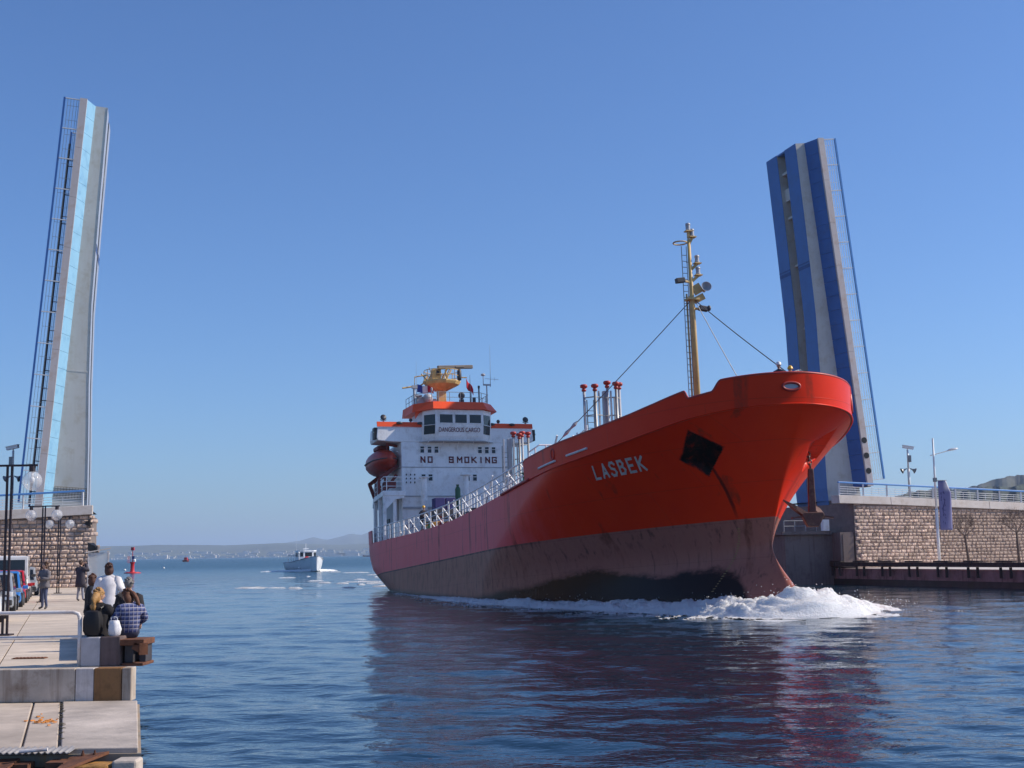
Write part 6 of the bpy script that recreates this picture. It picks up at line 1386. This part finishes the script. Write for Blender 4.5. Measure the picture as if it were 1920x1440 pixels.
# ================================================================== parked cars
m_tyre = mat('tyre_rubber', (.015, .015, .016), .8, var=.2); m_rim = mat('wheel_rim', (.35, .35, .36), .35, metal=.6, var=.1); m_bump = mat('bumper_plastic', (.04, .04, .043), .6, var=.2)
m_tail = mat('tail_lamp_red', (.45, .012, .01), .25, var=.1); m_head = mat('headlamp_lens', (.62, .64, .66), .12, var=.1)
def car(label, loc, az, col, L=3.85, Wd=1.62, H_=1.42, van=False, grp='cars parked along the left quay'):
    root = thing('parked_van' if van else 'parked_car', label, 'van' if van else 'car', loc, az, grp); mp = mat('car_paint', col, .28, var=.05, coat=.6, world=False, grime=tuple(c*.7 for c in col))
    hw = Wd/2; f_, r_ = L/2, -L/2; bt = .52*H_ if not van else .5*H_
    def sec(y, w_, z0, z1): return [Vector((-w_, y, z0+.08)), Vector((-w_*.94, y, z0)), Vector((w_*.94, y, z0)), Vector((w_, y, z0+.08)), Vector((w_*1.0, y, (z0+z1)/2)), Vector((w_*.93, y, z1)), Vector((-w_*.93, y, z1)), Vector((-w_, y, (z0+z1)/2))]
    hood = bt*.93 if not van else bt*.95
    body = MB(); body.loft([sec(r_, hw*.86, .38, bt*.86), sec(r_+.12, hw*.97, .24, bt*.98), sec(r_+.6, hw, .2, bt), sec(0, hw, .2, bt), sec(f_*.42, hw, .2, bt*.99), sec(f_*.75, hw*.98, .2, hood*.93), sec(f_-.12, hw*.93, .24, hood*.80), sec(f_, hw*.80, .36, hood*.66)]); body.build('body', mp, root, smooth=True, auto=35)
    c0, c1, c2, c3 = (r_+.16, r_+.42, f_*.12, f_*.50) if not van else (r_+.04, r_+.10, f_*.42, f_*.68)
    cab = MB(); z0, z1 = bt*.97, H_; wt = hw*.78 if not van else hw*.9
    base = [Vector((-hw*.92, c0, z0)), Vector((hw*.92, c0, z0)), Vector((hw*.92, c3, z0)), Vector((-hw*.92, c3, z0))]; topq = [Vector((-wt, c1, z1-.04)), Vector((wt, c1, z1-.04)), Vector((wt, c2, z1-.02)), Vector((-wt, c2, z1-.02))]; crown = [Vector((-wt*.8, c1+.12, z1)), Vector((wt*.8, c1+.12, z1)), Vector((wt*.8, c2-.12, z1)), Vector((-wt*.8, c2-.12, z1))]
    cab.loft([base, topq, crown]); cab.build('cabin', mp, root, bevel=.03)
    def pane(name, i, a0, a1, b0, b1):
        A_, B_, C_, D_ = base[i], base[(i+1) % 4], topq[(i+1) % 4], topq[i]; q = lambda s, v: A_.lerp(B_, s).lerp(D_.lerp(C_, s), v); P = [q(a0, b0), q(a1, b0), q(a1, b1), q(a0, b1)]; n_ = (P[1]-P[0]).cross(P[3]-P[0]).normalized()
        ctr = (A_+B_+C_+D_)/4 - Vector((0, (c0+c3)/2, (z0+z1)/2)); n_ = n_ if n_.dot(ctr) > 0 else -n_
        m_ = MB(); m_.prism([p + n_*.012 for p in P], -n_*.02); m_.build(name, g_dark, root)
    pane('rear_window', 0, .08, .92, .12, .86); pane('windscreen', 2, .06, .94, .08, .9)
    for i in (1, 3):
        for a0, a1 in ((.06, .34), (.38, .64), (.68, .93)) if not van else ((.08, .30), (.72, .95)): pane('side_window', i, (a0 if i == 1 else 1-a1), (a1 if i == 1 else 1-a0), .12, .84)
    for y, nm in ((r_+.62, 'rear'), (f_-.68, 'front')):
        for s in (-1, 1):
            m_ = MB(); m_.lathe([(.18, -.09), (.27, -.1), (.30, -.06), (.30, .06), (.27, .1), (.18, .09)], 20, (s*(hw-.07), y, .30), ry(R(90))); w_ = m_.build('wheel', m_tyre, root, smooth=True, auto=40); m_ = MB(); m_.lathe([(.03, .0), (.19, .02), (.19, -.02)], 14, (s*(hw+.025), y, .30), ry(R(90*s))); m_.build('rim', m_rim, w_)
    for s in (-1, 1):
        m_ = MB(); m_.box((s*hw*.68, r_+.035, bt*.80 if not van else bt*1.0), (.24, .08, .16 if not van else .34)); m_.build('tail_light', m_tail, root, bevel=.02)
        m_ = MB(); m_.box((s*hw*.60, f_-.04, hood*.60), (.30, .10, .14)); m_.build('headlight', m_head, root, bevel=.03)
        m_ = MB(); m_.box((s*(hw+.10), c3-.28, bt*1.08), (.2, .10, .14)); m_.build('door_mirror', mp if not van else m_bump, root, bevel=.03)
    for y, s in ((r_-.02, -1), (f_+.0, 1)): m_ = MB(); m_.box((0, y, .40), (Wd*.92, .14, .20)); m_.build('bumper', m_bump, root, bevel=.04)
    m_ = MB(); m_.box((0, r_-.095, .42), (.5, .01, .11)); m_.build('number_plate', m_white, root); m_ = MB(); m_.box((0, f_+.075, .38), (.5, .01, .11)); m_.build('number_plate', m_white, root)
AZ = math.atan2(EA.y, EA.x)-R(90)
ZC = ZQ-.04
def cpos(px, Y, hw=.8): return (survey(px, 1060, Y=Y).x-hw, Y, ZC)
car('white car with red lamps at the left picture edge behind the lamp post', cpos(7, 41.0), AZ, (.68, .68, .68))
car('silver-grey hatchback facing the camera next to the blue car', cpos(29, 48.2), AZ+R(180), (.30, .33, .37))
car('bright blue small car parked between the silver and the red car', cpos(42, 53.4), AZ+R(180), (.04, .20, .55), L=3.6)
car('red car parked in front of the white van', cpos(50.5, 58.4), AZ+R(180), (.50, .015, .02), L=3.7)
car('white van parked with its rear doors towards the camera', cpos(57, 64.2, .95), AZ, (.74, .73, .72), L=4.6, Wd=1.85, H_=2.05, van=True)
car('silver hatchback with red tail lamps, last of the parked row', cpos(71, 70.8), AZ, (.36, .37, .38), L=3.8, H_=1.5)
# ================================================================== buoy and boats
bp = survey(248, 1075, z=ZW); by = thing('channel_buoy', 'red channel marker buoy with topmark standing off the left quay', 'buoy', bp); m_bred = mat('buoy_red', (.55, .02, .025), .45, var=.15, sc=2)
kb = bp.y/265.0
mb = MB(); mb.lathe([(.9, -.3), (1.55, -.05), (1.6, .1), (1.1, .25)], 18); mb.build('float', m_bred, by, smooth=True); mb = MB(); mb.lathe([(.5, .2), (.36, .6), (.34, 1.7), (.42, 1.9), (.5, 2.0), (.5, 2.1)], 14); mb.build('tower', m_bred, by, smooth=True, auto=40)
mb = MB(); mb.tube([(0, 0, 2.1), (0, 0, 4.3)], .07, 6); mb.box((0, 0, 4.55), (.55, .55, .6)); mb.build('topmark', m_bred, by)
mb = MB(); mb.lathe([(.28, 0), (.3, .3), (.2, .5)], 12, (.35, 0, 2.15)); mb.build('lantern', m_white, by); mb = MB(); mb.box((.15, -.1, 2.9), (.5, .06, .6)); mb.build('solar_panel', mat('solar_panel_blue', (.05, .08, .25), .3), by)
mb = MB()
for a_ in range(4): q = a_*math.pi/2; mb.tube([(-.7+.3*math.cos(q), .3*math.sin(q), 1.9), (-.7+.3*math.cos(q), .3*math.sin(q), 3.2)], .03, 4)
mb.build('radar_cage', m_bred, by)
for k, (px, py, lb_) in enumerate(((234, 1070, 'small white float on the water left of the red buoy'), (307, 1066, 'small white float on the water right of the red buoy'))):
    p = survey(px, py, z=ZW); o = thing('net_float', lb_, 'float', p); mb = MB(); mb.ball((0, 0, .12), .32, 10, 8, (1, 1, .9)); mb.build('ball', m_white, o, smooth=True); mb = MB(); mb.tube([(0, 0, .35), (0, 0, .55)], .05, 6); mb.build('eye', m_dark, o)
# fishing boat coming head on
bb = survey(573, 1071.5, z=ZW); bt_ = thing('fishing_boat', 'small white fishing boat with wheelhouse coming in astern of the tanker', 'boat', bb, R(-155)); bt_.scale = (1.16,)*3; m_bw = mat('boat_white', (.72, .74, .76), .4, var=.08, sc=1.0, grime=(.5, .5, .5), world=False)
def bsec(y, w_, zk, zs): return [Vector((0, y, zk)), Vector((w_*.72, y, zk*.2+.1)), Vector((w_*.93, y, zs*.5)), Vector((w_, y, zs)), Vector((w_*.9, y, zs+.02)), Vector((-w_*.9, y, zs+.02)), Vector((-w_, y, zs)), Vector((-w_*.93, y, zs*.5)), Vector((-w_*.72, y, zk*.2+.1))]
mb = MB(); mb.loft([bsec(y, w_, zk, zs) for y, w_, zk, zs in ((-6.5, 1.7, -.3, 1.3), (-3, 2.1, -.5, 1.3), (0, 2.2, -.5, 1.45), (2.5, 1.95, -.5, 1.7), (4.2, 1.35, -.4, 1.95), (5.4, .6, -.2, 2.15), (6.0, .06, .3, 2.3))]); mb.build('hull', m_bw, bt_, smooth=True, auto=50)
mb = MB(); mb.tube([Vector((w_, y, zs)) for y, w_, zs in ((-6.5, 1.74, 1.33), (0, 2.24, 1.48), (2.5, 2.0, 1.73), (4.2, 1.4, 1.98), (6.05, .05, 2.33))], .07, 6); mb.tube([Vector((-w_, y, zs)) for y, w_, zs in ((-6.5, 1.74, 1.33), (0, 2.24, 1.48), (2.5, 2.0, 1.73), (4.2, 1.4, 1.98), (6.05, .05, 2.33))], .07, 6); mb.build('rubbing_strake', m_shipg, bt_)
mb = MB(); mb.loft([[Vector((x*w_, y, z)) for x, y in ((-1, y0), (1, y0), (1, y1), (.6, y1+.3), (-.6, y1+.3), (-1, y1))] for w_, y0, y1, z in ((1.3, -1.2, 1.3, 1.5), (1.25, -1.2, 1.25, 3.05), (1.35, -1.3, 1.35, 3.06), (1.3, -1.3, 1.3, 3.2))]); mb.build('wheelhouse', m_bw, bt_)
for x in (-.78, 0, .78): mb = MB(); mb.box((0 if x == 0 else (1.03 if x > 0 else -1.03), 1.56 if x == 0 else 1.42, 2.58), (1.1 if x == 0 else .46, .06, .62), rz(0 if x == 0 else (-.54 if x > 0 else .54))); mb.build('window', g_dark, bt_)
for s in (-1, 1):
    for y in (-.7, .3): mb = MB(); mb.box((s*1.29, y, 2.55), (.05, .7, .6)); mb.build('window', g_dark, bt_)
mb = MB(); mb.loft([[Vector((x, y, z)) for x, y in ((-1.5, -4.8), (1.5, -4.8), (1.6, -1.3), (-1.6, -1.3))] for z in (2.45, 2.55)]); mb.build('awning', m_bw, bt_)
for x in (-1.45, 1.45):
    for y in (-4.7, -3, -1.5): mb = MB(); mb.tube([(x, y, 1.3), (x, y, 2.5)], .05, 5); mb.build('awning_post', m_bw, bt_)
mb = MB(); mb.tube([(.3+.36*math.cos(a_), 1.68, 1.85+.36*math.sin(a_)) for a_ in np.linspace(0, 2*math.pi, 17)], .10, 6, cap=False); mb.build('lifebuoy', m_bred, bt_, smooth=True)
mb = MB(); mb.tube([(0, 0, 3.2), (0, 0, 4.3)], .06, 6); mb.box((0, .05, 3.45), (.9, .15, .12)); mb.build('mast', m_bw, bt_); mb = MB(); mb.tube([(1.2, -1, 3.2), (1.25, -1, 6.2)], .015, 4); mb.build('whip_antenna', m_bw, bt_)
mb = MB(); mb.tube([(1.9, 3.0, 1.7), (1.95, 3.0, 2.7)], .06, 5); mb.ball((1.95, 3.0, 2.85), .18, 8, 6); mb.ball((1.9, 2.9, .6), .16, 8, 6); mb.build('net_fender', m_white, bt_)
fb = MB(); Rb = rz(R(-155))
for s in (-1, 1):
    A = np.zeros((4, 26, 3))
    for j in range(26):
        u = j/25
        for i in range(4):
            p = bb + Rb @ (1.16*Vector((s*(.3+2.0*min(1, u*1.3)+u*2.2+i*.45*(.3+u)), 5.2-u*8.5, 0))); A[i, j] = (p.x, p.y, ZW+(0 if i in (0, 3) else .38*(1-u)**.6+.04)+rng.uniform(-.05, .07))
    fb.grid(A)
tag(fb.build('boat_wash_foam', m_foam, smooth=True), 'white wash curling off the fishing boat bow', 'foam', kind='stuff')
p = survey(349, 1053.5, z=ZW); o = thing('far_boat', 'tiny dark red boat far out between buoy and fishing boat', 'boat', p); kk = p.y/1000
mb = MB(); mb.loft([bsec(y, w_*1.6, zk, zs) for y, w_, zk, zs in ((-5, 1.3, -.4, 1.5), (0, 1.6, -.5, 1.6), (3, 1.2, -.4, 2.0), (5, .1, .2, 2.6))]); mb.build('hull', m_davit, o); mb = MB(); mb.box((0, -1, 2.6), (2.4, 2.4, 2.2)); mb.build('cabin', m_bred, o); mb = MB(); mb.tube([(0, -1, 3.7), (0, -1, 5.2)], .12, 5); mb.build('mast', m_davit, o); o.scale = (max(.6, kk*.9),)*3
p = survey(689, 1041.8, Y=2600); p.z = 0; o = thing('far_ship', 'tiny far vessel on the horizon at the edge of the tanker\'s stern', 'ship', p, R(90)); mb = MB(); mb.loft([bsec(y, w_, zk, zs) for y, w_, zk, zs in ((-9, 2, -.4, 2.5), (0, 2.2, -.5, 2.3), (6, 1.8, -.4, 2.6), (9, .1, .2, 3.4))]); mb.build('hull', m_davit, o); mb = MB(); mb.box((0, -4, 4), (3.4, 4, 3.5)); mb.build('cabin', m_bw, o)
# ================================================================== haze
mb = MB(); mb.box((0, 0, 157), (52000, 52000, 330)); hz = mb.build('haze', None); hz.data.materials.clear()
m, t, b = _nodes('haze_air'); t.nodes.remove(b); pv = t.nodes.new('ShaderNodeVolumePrincipled'); pv.inputs['Color'].default_value = (.66, .80, 1.0, 1); pv.inputs['Density'].default_value = HAZE; pv.inputs['Anisotropy'].default_value = .2
t.links.new(pv.outputs[0], t.nodes['Material Output'].inputs['Volume']); hz.data.materials.append(m); tag(hz, 'pale blue air over the whole bay', 'haze', kind='stuff')
SC.cycles.volume_bounces = 1
